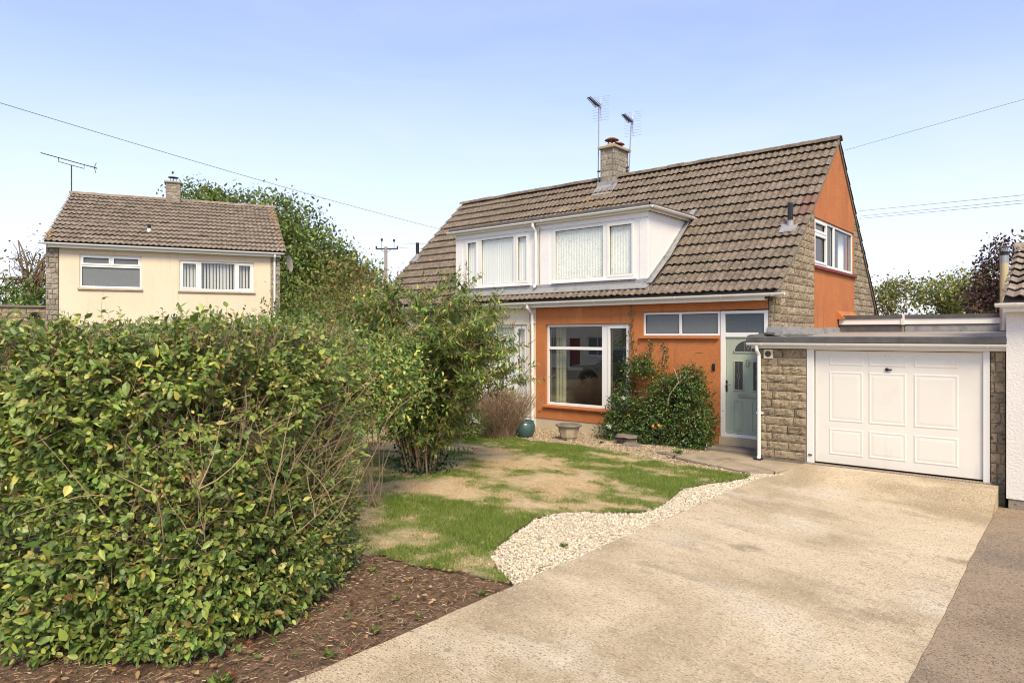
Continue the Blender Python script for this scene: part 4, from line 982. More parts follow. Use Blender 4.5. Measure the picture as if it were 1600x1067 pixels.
m = MB(); m.tube([(-1.305, 17.42, 3.96), (-1.305, 17.42, 4.0)], .06, 10); m.lathe([(.14, 0), (.15, .012), (.05, .03)], (-1.305, 17.42, 4.04), 14); m.box(-1.31, -1.30, 17.36, 17.48, 3.98, 4.05); m.build('flue_cap', STEEL, flue)

# ------------------------------------------------------------------ white neighbouring building on the right
nb = thing('white_bungalow', 'white rendered building with tiled roof at the right edge beside the garage', 'house', (2, 15, -.3))
MB().box(-.905, 5.2, 12.40, 18.0, -.18, 2.60).build('wall', WHITER, nb)
MB().box(-.88, 5.2, 12.42, 18.0, -.6, -.18).build('plinth', STONEG, nb)
MB().box(-.93, 5.25, 12.20, 12.225, 2.56, 2.70).build('fascia', WHITE, nb)
MB().box(-.93, 5.25, 12.225, 12.40, 2.565, 2.58).build('soffit', WHITE, nb)
gutter(nb, I4, -1.02, 5.25, 12.135, 2.685, .06)
NPROF = [(12.14, 2.72), (15.0, 3.74)]
tme_n = tile_mesh('roof_tile_n', .31, .47, .036, TILEL)
tile_roof(nb, I4, -.96, 1.52, NPROF, 8, .31, tme_n, None, 300, 'far_tiles', TILEL, 6)
tile_roof(nb, I4, 1.52, 5.24, NPROF, 8, .31, tme_n, None, 0, 'far_tiles', TILEL, 6)
m = MB(); m.prism([(12.16, 2.69), (15.0, 3.71), (17.9, 2.69), (17.9, 2.64), (15.0, 3.66), (12.24, 2.68)], lambda a, b: (-.93, a, b), lambda a, b: (5.2, a, b)); m.build('roof_deck', DARKST, nb)
m = MB(); m.prism([(12.4, 2.6), (18.0, 2.6), (15.0, 3.66)], lambda a, b: (-.9, a, b), lambda a, b: (5.2, a, b)); m.build('gable_wall', WHITER, nb)
ridge(nb, I4, -.97, 5.24, 15.0, 3.75, 14, TILEL)

# ------------------------------------------------------------------ the peach house on the left
TL = Matrix.Translation((-24.047, 6.688, 0)) @ Matrix.Rotation(R(64.08), 4, 'Z')
lh = thing('peach_house', 'detached peach rendered house with grey tiled roof behind the hedge', 'house', TL @ Vector((3.4, 4.2, -.1)))
W1 = (.89, 2.57, 3.69, 4.72); W2 = (3.65, 5.90, 3.68, 4.66); W3 = (3.65, 5.5, 1.3, 2.52); W4 = (.9, 2.6, 1.3, 2.52)
m = MB(); m.plate(.36, 6.44, -.15, 5.0, [W1, W2, W3, W4], 0, .22); m.build('front_wall', PEACH, lh, TL)
MB().box(3.600, 3.615, -.004, .0, 2.4, 4.95).build('render_joint', PLINTH, lh, TL)
for a, b, sd in ((.02, .35, 31), (6.445, 6.745, 32)):
    MB().box(a+.01, b-.005, .01, .2, -.15, 4.98).build('quoin_backing', MORTARG, lh, TL)
    rows = [( .30+i*.158, .30+(i+1)*.158, a, b, a, b) for i in range(29)]
    stone_rows(lh, TL @ Matrix.Translation((0, -.02, 0)), rows, STONEG, sd, .10, .26, proud=.03)
MB().box(.03, 6.74, 8.2, 8.4, -.15, 5.0).build('back_wall', PEACH, lh, TL)
for xx in (.03, 6.52):
    m = MB(); m.prism([(.21, -.15), (8.2, -.15), (8.2, 4.95), (4.2, 7.15), (.21, 4.98)], lambda a, b: (xx, a, b), lambda a, b: (xx+.2, a, b)); m.build('side_wall', STONEG, lh, TL)
a_ = window(lh, TL, *W1, [(.95, 1.70, 4.415, 4.66), (1.77, 2.51, 4.415, 4.66), (.945, 2.515, 3.75, 4.335)], y0=.05, pane_mat=FROST, sash=(0, 1), label='white bathroom window with obscured grey glass')
MB().box(.84, 2.61, -.06, .05, 3.625, 3.685).build('sill', CASTST, a_, TL, bev=.01)
a_ = window(lh, TL, *W2, [(3.72, 4.17, 3.75, 4.59), (4.30, 5.30, 3.745, 4.595), (5.41, 5.83, 3.75, 4.59)], y0=.05, sash=(0, 2), label='white bedroom window with vertical blinds')
MB().box(3.60, 5.95, -.06, .05, 3.615, 3.675).build('sill', CASTST, a_, TL, bev=.01)
room(a_, TL, 3.4, 6.2, 3.2, 4.9, .25, 3)
r_ = random.Random(4); x = 3.70
for k in range(22):
    an = r_.uniform(.5, .8); m = MB(); hw_ = .043
    m.box(x-hw_*math.cos(an), x+hw_*math.cos(an), -.001, .001, 3.72, 4.62); m.v = [(p[0], .2+(p[0]-x)*math.tan(an)+p[1], p[2]) for p in m.v]
    m.build('blind_slat', BLIND, a_, TL); x += .10
a_ = window(lh, TL, *W3, [(3.72, 4.5, 1.37, 2.45), (4.6, 5.43, 1.37, 2.45)], y0=.05, label='ground floor window mostly hidden by the hedge'); room(a_, TL, 3.4, 6.2, .2, 2.7, .25, 3)
a_ = window(lh, TL, *W4, [(.97, 1.7, 1.37, 2.45), (1.8, 2.53, 1.37, 2.45)], y0=.05, label='second ground floor window hidden by the hedge'); room(a_, TL, .4, 3.2, .2, 2.7, .25, 3)
MB().box(.10, 6.74, -.215, -.19, 4.87, 5.02).build('fascia', WHITE, lh, TL)
MB().box(.10, 6.74, -.188, -.004, 4.88, 4.90).build('soffit', WHITE, lh, TL)
gutter(lh, TL, -.12, 6.86, -.275, 5.0, .055)
m = MB(); m.tube([(6.56, -.27, 4.96), (6.56, -.26, 4.88), (6.56, -.09, 4.74), (6.56, -.085, 4.6), (6.56, -.085, 0)], .036, 8)
m.box(6.50, 6.62, -.09, -.03, 4.0, 4.03); m.build('downpipe', WHITE, lh, TL)
LPROF = [(-.27, 5.00), (4.2, 7.26)]
tme_l = tile_mesh('roof_tile_l', .30, .47, .046, TILEL)
tile_roof(lh, TL, -.02, 6.93, LPROF, 13, .30, tme_l, None, 300, 'far_tiles', TILEL, 7)
m = MB(); m.prism([(-.24, 4.99), (4.2, 7.23), (8.6, 5.0), (8.6, 4.95), (4.2, 7.17), (-.15, 4.98)], lambda a, b: (.02, a, b), lambda a, b: (6.88, a, b)); m.build('roof_deck', DARKST, lh, TL)
ridge(lh, TL, -.03, 6.95, 4.2, 7.27, 16, TILEL, seed=6)
for xx in (.0, 6.78):
    m = MB(); m.prism([(-.25, 5.0), (4.2, 7.24), (4.2, 7.19), (-.2, 4.95)], lambda a, b: (xx, a, b), lambda a, b: (xx+.12, a, b)); m.build('verge_undercloak', DARKST, lh, TL)
rl = random.Random(12); m = MB()
for k in range(40):
    if k < 30: x = rl.uniform(6.72, 6.92); y = rl.uniform(.3, 4.1)
    else: x = rl.uniform(-.02, .2); y = rl.uniform(-.2, .5)
    zz = 5.03+(y+.27)*2.24/4.47+.05; r0 = rl.uniform(.02, .05)
    m.prism([(x+r0*math.cos(t*1.05), y+r0*math.sin(t*1.05)) for t in range(6)], lambda p, q: (p, q, 5.03+(q+.27)*2.24/4.47+.045), lambda p, q: (p, q, 5.03+(q+.27)*2.24/4.47+.068))
m.build('lichen_patch', LICHEN, lh, TL, kind='stuff')
ck = MB(); ck.box(3.07, 3.53, 3.95, 4.45, 6.8, 7.92); chl = ck.build('chimney', MORTARG, lh, TL, label='small stone chimney stack with metal cowl')
stone_rows(chl, TL @ Matrix.Translation((0, 3.945, 0)), [(7.2+i*.12, 7.2+(i+1)*.12, 3.05, 3.55, 3.05, 3.55) for i in range(6)], STONEG, 33, .16, .3, proud=.02)
stone_rows(chl, TL @ Matrix.Translation((3.535, 0, 0)) @ Matrix.Rotation(R(90), 4, 'Z'), [(7.2+i*.12, 7.2+(i+1)*.12, 3.93, 4.47, 3.93, 4.47) for i in range(6)], STONEG, 34, .16, .3, proud=.02)
MB().box(3.0, 3.6, 3.88, 4.52, 7.92, 7.98).build('chimney_cap', MORTARG, chl, TL, bev=.01)
m = MB(); m.lathe([(.12, 0), (.12, .05)], (3.3, 4.2, 7.98), 12)
for k in range(4): m.box(3.3+.1*math.cos(k*1.57)-.008, 3.3+.1*math.cos(k*1.57)+.008, 4.2+.1*math.sin(k*1.57)-.008, 4.2+.1*math.sin(k*1.57)+.008, 8.02, 8.17)
m.lathe([(.19, 0), (.18, .015), (.05, .035)], (3.3, 4.2, 8.16), 14); m.build('chimney_cowl', DARKM, chl, TL)
m = MB(); zz = 5.03+(.9+.27)*.501; m.tube([(2.72, .9, zz), (2.72, .9, zz+.26)], .055, 8); p = m.build('vent_pipe', BLACK, lh, TL)
m = MB(); m.tube([(2.72, .9, zz), (2.72, .9, zz+.13)], .062, 8); m.build('pipe_collar', WHITE, p, TL)
m = MB(); m.box(3.42, 3.58, -.11, -.05, 2.80, 2.90); fl_ = m.build('floodlight', BLACK, None, TL, bev=.01); tag(fl_, 'small black security floodlight on the peach wall', 'lamp')
MB().box(3.44, 3.56, -.115, -.108, 2.815, 2.885).build('lens', WHITE, fl_, TL); MB().box(3.48, 3.52, -.06, 0, 2.75, 2.83).build('bracket', BLACK, fl_, TL)
# stone-walled flat garage at its left
lg = thing('stone_outbuilding', 'low stone block wall of an outbuilding left of the peach house', 'outbuilding', TL @ Vector((-3, 2, -.1)))
MB().box(-6, -.02, .33, 4.0, -.15, 3.06).build('wall_backing', MORTARG, lg, TL)
stone_rows(lg, TL @ Matrix.Translation((0, .31, 0)), [(1.62+i*.16, 1.62+(i+1)*.16, -3.6, -.03, -3.6, -.03) for i in range(9)], STONE, 36, .45, .95, proud=.018)
MB().box(-6.05, -.02, .24, 4.05, 3.065, 3.13).build('coping', DARKST, lg, TL, bev=.01)
m = MB(); m.lathe([(.13, 0), (.13, .06), (.10, .10), (.06, .10), (.05, .05)], (0, 0, 0), 18); o = m.build('round_vent', BLACK, None, TL @ Matrix.Translation((-.31, .29, 2.80)) @ Matrix.Rotation(R(90), 4, 'X')); tag(o, 'round black fitting on the stone outbuilding wall', 'vent')
# satellite dish on the far side of the peach house
m = MB(); m.lathe([(.02, 0), (.18, .02), (.30, .07), (.305, .075), (.18, .03), (.02, .012)], (0, 0, 0), 20, 1, 1)
dish = m.build('satellite_dish', MORTARG, None, TL @ Matrix.Translation((7.12, 1.2, 4.80)) @ Matrix.Rotation(R(75), 4, 'X') @ Matrix.Rotation(R(62), 4, 'Y')); tag(dish, 'grey satellite dish on the right side of the peach house', 'satellite dish')
m = MB(); m.tube([(6.75, 1.3, 4.55), (7.0, 1.25, 4.6), (7.1, 1.2, 4.80)], .02, 6); m.build('arm', STEEL, dish, TL)

# ------------------------------------------------------------------ aerials, pole and wires
def yagi(name, label, base, top, boomdir, blen, nel, ellen, parent_br, grid=True, seed=0):
    m = MB(); m.tube([base, top], .018, 8); a = m.build(name, STEEL, None); tag(a, label, 'aerial')
    d = Vector(boomdir).normalized(); side = d.cross(Vector((0, 0, 1))).normalized(); upv = side.cross(d).normalized()
    t = Vector(top); b0 = t-d*blen*.18; b1 = t+d*blen*.82
    m = MB(); m.tube([b0, b1], .014, 6); m.build('boom', DARKM, a)
    for k in range(nel):
        p = t+d*blen*(.05+.75*k/(nel-1)); m = MB(); e = ellen*(1-.35*k/nel)
        for s in (-1, 1): m.tube([p, p+side*e*s*.75+upv*e*.28], .010, 5); m.tube([p, p+side*e*s*.75-upv*e*.28], .010, 5)
        m.build('element', DARKM, a)
    if grid:
        m = MB(); c = t-d*blen*.12
        for s in (-1, 1):
            for k in range(5):
                q = c+upv*s*(.05+.075*k)-d*(.02*k); m.tube([q-side*.26, q+side*.26], .004, 4)
            m.tube([c, c+upv*s*.37-d*.08], .009, 5)
        m.build('reflector', STEEL, a)
    for z in parent_br:
        m = MB(); m.tube([(base[0], base[1], z), (base[0]+.0, base[1], z)], .01, 4) if False else m.box(min(base[0], -10.7)-.02, max(base[0], -10.7)+.0, base[1]-.02, base[1]+.02, z-.02, z+.02) if abs(base[0]+10.7) < 1 else m.box(base[0]-.1, base[0]+.1, base[1]-.02, base[1]+.02, z-.02, z+.02)
        m.build('bracket', DARKM, a)
    return a
yagi('tv_aerial', 'taller television aerial on the left of the chimney', (-11.06, 17.1, 6.66), (-11.03, 17.1, 8.98), (.24, -1.0, .0), 1.05, 10, .13, (6.80, 7.06))
yagi('tv_aerial', 'shorter television aerial on the right of the chimney', (-10.38, 17.72, 7.05), (-10.30, 17.72, 8.52), (.24, -1.0, .0), .95, 10, .12, (7.1, 7.2), seed=1)
p0 = TL @ Vector((.02, 4.25, 7.1)); p1 = TL @ Vector((.02, 4.25, 8.32)); dd_ = (TL.to_3x3() @ Vector((-.78, -.6, .05)))
m = MB(); m.tube([p0, p1], .022, 8); ae = m.build('tv_aerial', DARKM, None); tag(ae, 'long television aerial on the left end of the peach house roof', 'aerial')
dv = TL.to_3x3() @ Vector((-1, .0, .22)).normalized(); c0 = p1+Vector((0, 0, .14))
m = MB(); m.tube([c0-dv*.80, c0+dv*.95], .018, 6); m.build('boom', DARKM, ae)
m = MB(); m.tube([c0-dv*.4, p1-dv*.4+Vector((0, 0, .0)), p1, p1+dv*.4, c0+dv*.4], .014, 6); m.build('boom_support', DARKM, ae)
sdv = TL.to_3x3() @ Vector((0, 1, 0))
for k in range(16):
    p = c0-dv*.6+dv*1.5*k/15; m = MB(); m.tube([p-sdv*.09, p+sdv*.09], .006, 4); m.build('element', DARKM, ae)
m = MB()
for s in (-1, 1): m.tube([c0-dv*.72, c0-dv*.78+Vector((0, 0, s*.2))+sdv*.05*s], .012, 5); m.tube([c0-dv*.8+sdv*s*.12, c0-dv*.6], .008, 5)
m.build('reflector', DARKM, ae)
# telegraph pole far behind
pp = Vector((-39.26, 32.31, 0)); m = MB(); m.tube([pp+Vector((0, 0, -.3)), pp+Vector((0, 0, 8.7))], [.16, .11], 10)
pole = m.build('telegraph_pole', MORTARG, None); tag(pole, 'distant telegraph pole with crossarm between the two houses', 'pole')
cr = Vector((.77, .64, 0)).normalized()
m = MB(); q = pp+Vector((0, 0, 8.55)); m.tube([q-cr*.75, q+cr*.9], .06, 6); m.build('crossarm', DARKM, pole)
for t in (-.7, .85): m = MB(); m.lathe([(.04, 0), (.07, .05), (.07, .12), (.03, .16)], q+cr*t+Vector((0, 0, .05)), 8); m.build('insulator', DARKM, pole)
for s in (-1, 1): m = MB(); m.tube([pp+Vector((0, 0, 8.2)), q+cr*s*.4], .02, 5); m.build('brace', DARKM, pole)
for t, h in ((-.3, .55), (.6, .5)): m = MB(); m.lathe([(.03, 0), (.09, .06), (.09, .16), (.04, .22)], q+cr*t+Vector((0, 0, h)), 8); m.tube([q+cr*t, q+cr*t+Vector((0, 0, h))], .02, 4); m.build('insulator', DARKM, pole)
WIREM = M('wire_sheath', [(.24, .24, .25), (.30, .30, .31)], 3, 3, .6)
def wire(label, a, b, sag, r=.008):
    a, b = Vector(a), Vector(b); n = 28; m = MB()
    m.tube([a.lerp(b, i/n)-Vector((0, 0, sag*4*(i/n)*(1-i/n))) for i in range(n+1)], r, 5); o = m.build('overhead_wire', WIREM, None); tag(o, label, 'wire')
wire('single overhead wire from upper left to the left end of the tiled roof', (-10.02, -10.58, 6.74), (-16.95, 16.27, 5.86), .28, .0065)
wire('single overhead wire from the gable peak to the upper right', (-4.45, 17.7, 6.66), (15.2, 8.7, 6.71), .0, .0045)
for dz_, a, b in (('uppermost', 10.40, 8.07), ('middle', 10.05, 7.86), ('lowest', 9.90, 7.73)):
    wire(dz_+' of the three distant wires right of the gable', (-11.49, 49.14, a), (-1.16+20.66, 35.6-27.08, b+(b-a)*2), .0, .010)
for k, dz_ in enumerate((0, .55)): wire(('upper' if k else 'lower')+' distant wire running right from the telegraph pole', pp+Vector((.9, .5, 8.6+dz_*.6)), (-18, 46, 9.3+dz_), .5, .014)

# ------------------------------------------------------------------ planting
def frac(p, s, o=0.0, oct=4): return noise.fractal((p[0]*s+o, p[1]*s+o*1.7, p[2]*s-o), 1, 2, oct)
def stems_mesh(paths, name, mat, parent, n=5):
    m = MB()
    for pts, rad in paths: m.tube(pts, rad, n, cap=False)
    return m.build(name, mat, parent, smooth=True)
PAL_PRIVET = [(4, (.185, .275, .050)), (3.2, (.090, .160, .038)), (2.2, (.33, .40, .080)), (.7, (.60, .53, .12)), (.40, (.46, .29, .11)), (.10, (.34, .095, .04))]

# ---- the big hedge in the left foreground
hr = np.random.default_rng(77)
# plan outline: garden end, drive side, rounded corner, road side
HP = [np.array(p) for p in ((-6.55, 5.0), (-4.92, 3.35), (-4.60, 2.0), (-9.2, -.15))]
for _ in range(3):
    q_ = [HP[0]]
    for a_, b_ in zip(HP, HP[1:]): q_ += [a_*.78+b_*.22, a_*.22+b_*.78]
    HP = q_+[HP[-1]]
HP = np.array(HP); hseg = np.linalg.norm(np.diff(HP, axis=0), axis=1); hcum = np.concatenate([[0], np.cumsum(hseg)]); HL = hcum[-1]
def hpath(s_):
    s_ = np.asarray(s_, float); q = np.column_stack([np.interp(s_, hcum, HP[:, k]) for k in range(2)])
    t = np.column_stack([np.interp(s_+.12, hcum, HP[:, k])-np.interp(s_-.12, hcum, HP[:, k]) for k in range(2)]); t = unit(t)
    return q, np.column_stack([-t[:, 1], t[:, 0]])
hedge = thing('privet_hedge', 'tall overgrown leafy hedge with bare twigs filling the left foreground', 'hedge', (-6.0, 2.6, -.08))
HZ = 2.15
HEND = 2.2       # the first stretch of the outline is the garden end, it leans out upwards
def hedge_points(n, kind):
    if kind == 'top':
        q, nn = hpath(hr.uniform(.2, HL-1.8, n)); q = q-nn*(hr.uniform(.05, 1.6, n))[:, None]
        P = np.column_stack([q, np.full(n, HZ)+hr.normal(0, .05, n)]); N = np.repeat(np.array([[0, 0, 1.]]), n, 0)
    else:
        s_ = hr.uniform(0, HEND, n) if kind == 'end' else hr.uniform(HEND, HL-1.6, n)
        z = -.06+hr.uniform(0, 1, n)*(HZ+.06)
        if kind == 'end': s_ = HEND-(HEND-s_)*(.55+.5*np.clip(z/HZ, 0, 1)**1.3)
        q, nn = hpath(s_); N = np.column_stack([nn, np.zeros(n)])
        top = np.clip((z-(HZ-.35))/.35, 0, 1)[:, None]; q = q-nn*(.15*top**2); N[:, 2:] = top*.8; N = unit(N)
        P = np.column_stack([q, z])
    bul = np.array([frac(p, 1.5, 2.3)*.13+frac(p, 4.5, 7.1, 2)*.05 for p in P])
    return P+N*bul[:, None], N
def density(P):
    """bare twiggy window on the corner, thick leaf elsewhere"""
    b = np.exp(-(((P[:, 0]+4.85)/.5)**2+((P[:, 1]-2.65)/.75)**2+((P[:, 2]-1.58)/.38)**2))
    b2 = np.exp(-(((P[:, 0]+5.3)/.5)**2+((P[:, 1]-3.8)/.6)**2+((P[:, 2]-1.25)/.6)**2))
    nz_ = np.array([frac(p, 1.9, 11.0, 3) for p in P])
    return np.clip(.95+nz_*1.3-.80*b-.62*b2, .09, 1.3)
LP, LA, LN, LL, LW_, LC = [], [], [], [], [], []
TWIG = []
def sprigs(n, kind, depth, tint=1.0, size=1.0):
    if kind == 'vol':
        P, N = hedge_points(n, 'front' if hr.random() < 2 else 'end'); sgn = hr.random(n) < .45
        P2_, N2_ = hedge_points(n, 'end'); P[sgn] = P2_[sgn]; N[sgn] = N2_[sgn]
    else: P, N = hedge_points(n, kind)
    dd = hr.exponential(depth, n) if kind != 'vol' else hr.uniform(.15, 1.3, n)
    keep_ = hr.random(n) < (density(P) if kind not in ('top', 'vol') else .85)
    P, N, dd = P[keep_], N[keep_], dd[keep_]; n = len(P)
    P = P-N*dd[:, None]
    D = unit(N*.75+np.array([0, 0, .55])+hr.normal(0, .5, (n, 3)))
    Ls = hr.uniform(.10, .24, n)
    base_c = pick(hr, n, PAL_PRIVET, .12)*(1+.55*np.array([frac(p, 1.1, 31.0, 3) for p in P]))[:, None]; sz = 1+.45*np.array([frac(p, .8, 41.0, 2) for p in P])
    k = 7; side0 = unit(np.cross(D, hr.normal(0, 1, (n, 3))))
    for j in range(k):
        t = (j+.6)/k; sd_ = side0 if j % 2 == 0 else -side0
        rot = unit(sd_+hr.normal(0, .4, (n, 3)))
        LP.append(P+D*(Ls*t)[:, None]); LA.append(unit(rot*.9+D*(.35+.5*t)+np.array([0, 0, -.18])+hr.normal(0, .15, (n, 3))))
        LN.append(unit(N*.6+np.array([0, 0, .75])+hr.normal(0, .42, (n, 3))))
        LL.append(np.clip(hr.lognormal(-2.98, .33, n), .024, .105)*(1-.25*t)*size*sz); LW_.append(hr.uniform(.34, .66, n)); LC.append(np.clip(base_c*.62+pick(hr, n, PAL_PRIVET, .15)*.38, .004, 1)*tint)
    TWIG.append((P, D, Ls))
sprigs(9500, 'front', .12); sprigs(5200, 'end', .12); sprigs(3200, 'top', .07); sprigs(7000, 'vol', .3)
LP, LA, LN, LL, LW_, LC = [np.concatenate(q) for q in (LP, LA, LN, LL, LW_, LC)]
# the 300 leaves that show largest are leaves of their own; the rest is one mass
dist = np.linalg.norm(LP-np.array(CAMP), axis=1); fwd = LP@np.array([-.6439, .7651, 0]); rgt = LP@np.array([.7651, .6439, 0])
vis = (np.abs(rgt/fwd) < .73) & (LP[:, 2] > .2)
score = np.where(vis, LL/dist, 0); order = np.argsort(-score); cand = order[:2600]
outness = (LP-np.array([-6.6, 2.6, 1.1]))@np.array([.8, -.5, 0]); cand = cand[np.argsort(-outness[cand])][:300]
msk = np.ones(len(LP), bool); msk[cand] = False
scatter('hedge_leaves', LEAF_V, LEAF_F, LP[msk], LA[msk], LN[msk], LL[msk], LL[msk]*LW_[msk], LC[msk], LEAF, hedge)
bpy.data.objects['hedge_leaves']['kind'] = 'stuff'
lm = []
for k in range(12):
    me = bpy.data.meshes.new('leaf'); me.from_pydata([tuple(q) for q in LEAF_V], [], [tuple(int(i) for i in q) for q in LEAF_F]); me.update()
    c = pick(hr, 1, PAL_PRIVET[:4], .1)[0]; a = me.color_attributes.new('Col', 'FLOAT_COLOR', 'POINT')
    a.data.foreach_set('color', np.tile(np.append(c, 1), 7).astype(np.float32)); me.materials.append(LEAF); lm.append(me)
for q, i in enumerate(cand):
    a_ = unit(LA[i]); b_ = unit(np.cross(LN[i], a_)); c_ = np.cross(a_, b_); w_ = LL[i]*LW_[i]
    Mw = Matrix(((a_[0]*LL[i], b_[0]*w_, c_[0]*w_, LP[i][0]), (a_[1]*LL[i], b_[1]*w_, c_[1]*w_, LP[i][1]), (a_[2]*LL[i], b_[2]*w_, c_[2]*w_, LP[i][2]), (0, 0, 0, 1)))
    inst('leaf', lm[q % 12], hedge, Mw)
P, D, Ls = [np.concatenate(q) for q in zip(*TWIG)]
n = len(P); scatter('sprig_twigs', STICK_V, STICK_F, P-D*.12, D, hr.normal(0, 1, (n, 3)), Ls+.12, np.full(n, .0042), pick(hr, n, [(2, (.25, .17, .10)), (1, (.13, .14, .05))], .2), BITS, hedge)['kind'] = 'stuff'
# woody stems
sr = random.Random(17)
def woody(x, y, z, d, L, r, n=6, wob=.10, lift=.12):
    pts = [Vector((x, y, z))]; d = Vector(d).normalized(); rad = [r]
    for i in range(n):
        d = (d+Vector((sr.gauss(0, wob), sr.gauss(0, wob), sr.gauss(0, wob)+lift*.3))).normalized()
        pts.append(pts[-1]+d*(L/n)); rad.append(r*(1-.75*(i+1)/n))
    return pts, rad
main = []; twig = []
for k in range(80):
    sk = sr.uniform(.5, 4.2); q, nn = hpath([sk]); q, nn = q[0]-nn[0]*sr.uniform(.14, .5), nn[0]; d = np.array((nn[1], -nn[0]))
    lean = (d[0]*sr.gauss(0, .25)+nn[0]*.1, d[1]*sr.gauss(0, .25)+nn[1]*.1, 1)
    p = woody(q[0], q[1], -.08, lean, sr.uniform(1.4, 2.1), sr.uniform(.006, .013), 8, .11); main.append(p)
    for j in range(sr.randint(3, 7)):
        i = sr.randint(2, 7); b = p[0][i]
        twig.append(woody(b.x, b.y, b.z, (sr.gauss(0, .5)+nn[0]*.35, sr.gauss(0, .5)+nn[1]*.35, sr.uniform(.2, 1.2)), sr.uniform(.3, .75), sr.uniform(.003, .006), 5, .2))
stems_mesh(main, 'stems', BARKT, hedge, 6)['kind'] = 'stuff'; stems_mesh(twig, 'twigs', BARKT, hedge, 4)['kind'] = 'stuff'
# clipped dry twig ends on the top, and broken pale sticks at the corner
n = 4200; q, nn = hpath(np.concatenate([hr.uniform(.1, 3.6, n*3//4), hr.uniform(3.6, HL-1.8, n-n*3//4)])); q = q-nn*(hr.uniform(.08, .8, n))[:, None]
P = np.column_stack([q, HZ-.20+hr.uniform(0, .20, n)])
scatter('clipped_twigs', STICK_V, STICK_F, P, np.column_stack([hr.normal(0, .55, (n, 2)), np.ones(n)]), hr.normal(0, 1, (n, 3)), hr.uniform(.08, .24, n), hr.uniform(.003, .0065, n),
        pick(hr, n, [(3, (.42, .31, .19)), (2, (.33, .23, .14)), (1, (.52, .41, .28)), (.6, (.16, .10, .06))], .15), BITS, hedge)['kind'] = 'stuff'
# dead twigs poking out of the faces
TP = []
for kd, n in (('front', 1500), ('end', 1700)):
    P, N = hedge_points(n, kd); TP.append((P-N*.10, unit(N*.55+hr.normal(0, .6, (n, 3))+np.array([0, 0, .5]))))
P = np.concatenate([q[0] for q in TP]); D = np.concatenate([q[1] for q in TP]); n = len(P); kk = P[:, 2] > .5; P, D = P[kk], D[kk]; n = len(P)
scatter('dead_twigs', STICK_V, STICK_F, P, D, hr.normal(0, 1, (n, 3)), hr.uniform(.12, .34, n), hr.uniform(.003, .006, n), pick(hr, n, [(3, (.42, .31, .19)), (2, (.33, .22, .13)), (1, (.54, .43, .29))], .15), BITS, hedge)['kind'] = 'stuff'
# a few tall shoots standing above the clipped top
shp = []; sl_, sa_, sn_, sL_, sC_ = [], [], [], [], []
for (x, y, h) in ((-5.6, 1.95, .34), (-5.55, 2.02, .24), (-5.45, 2.1, .2), (-5.3, 2.6, .16), (-6.2, 1.6, .12), (-5.9, 3.1, .15), (-5.2, 2.9, .12), (-6.4, 1.4, .14)):
    p = woody(x, y, HZ-.15, (sr.gauss(0, .15), sr.gauss(0, .15), 1), h+.15, .004, 5, .06); shp.append(p)
    for t in (.55, .7, .85, 1.0):
        c = p[0][min(5, int(t*5))]
        for j in range(3):
            an = sr.uniform(0, 6.28); sl_.append(tuple(c)); sa_.append((math.cos(an), math.sin(an), .55)); sn_.append((0, 0, 1)); sL_.append(sr.uniform(.05, .085))
k = len(sl_); scatter('shoot_leaves', LEAF_V, LEAF_F, np.array(sl_), np.array(sa_), np.array(sn_)+hr.normal(0, .3, (k, 3)), np.array(sL_), np.array(sL_)*.42, pick(hr, k, PAL_PRIVET[:3], .15), LEAF, hedge)['kind'] = 'stuff'
stems_mesh(shp, 'shoots', BARKT, hedge, 4)['kind'] = 'stuff'

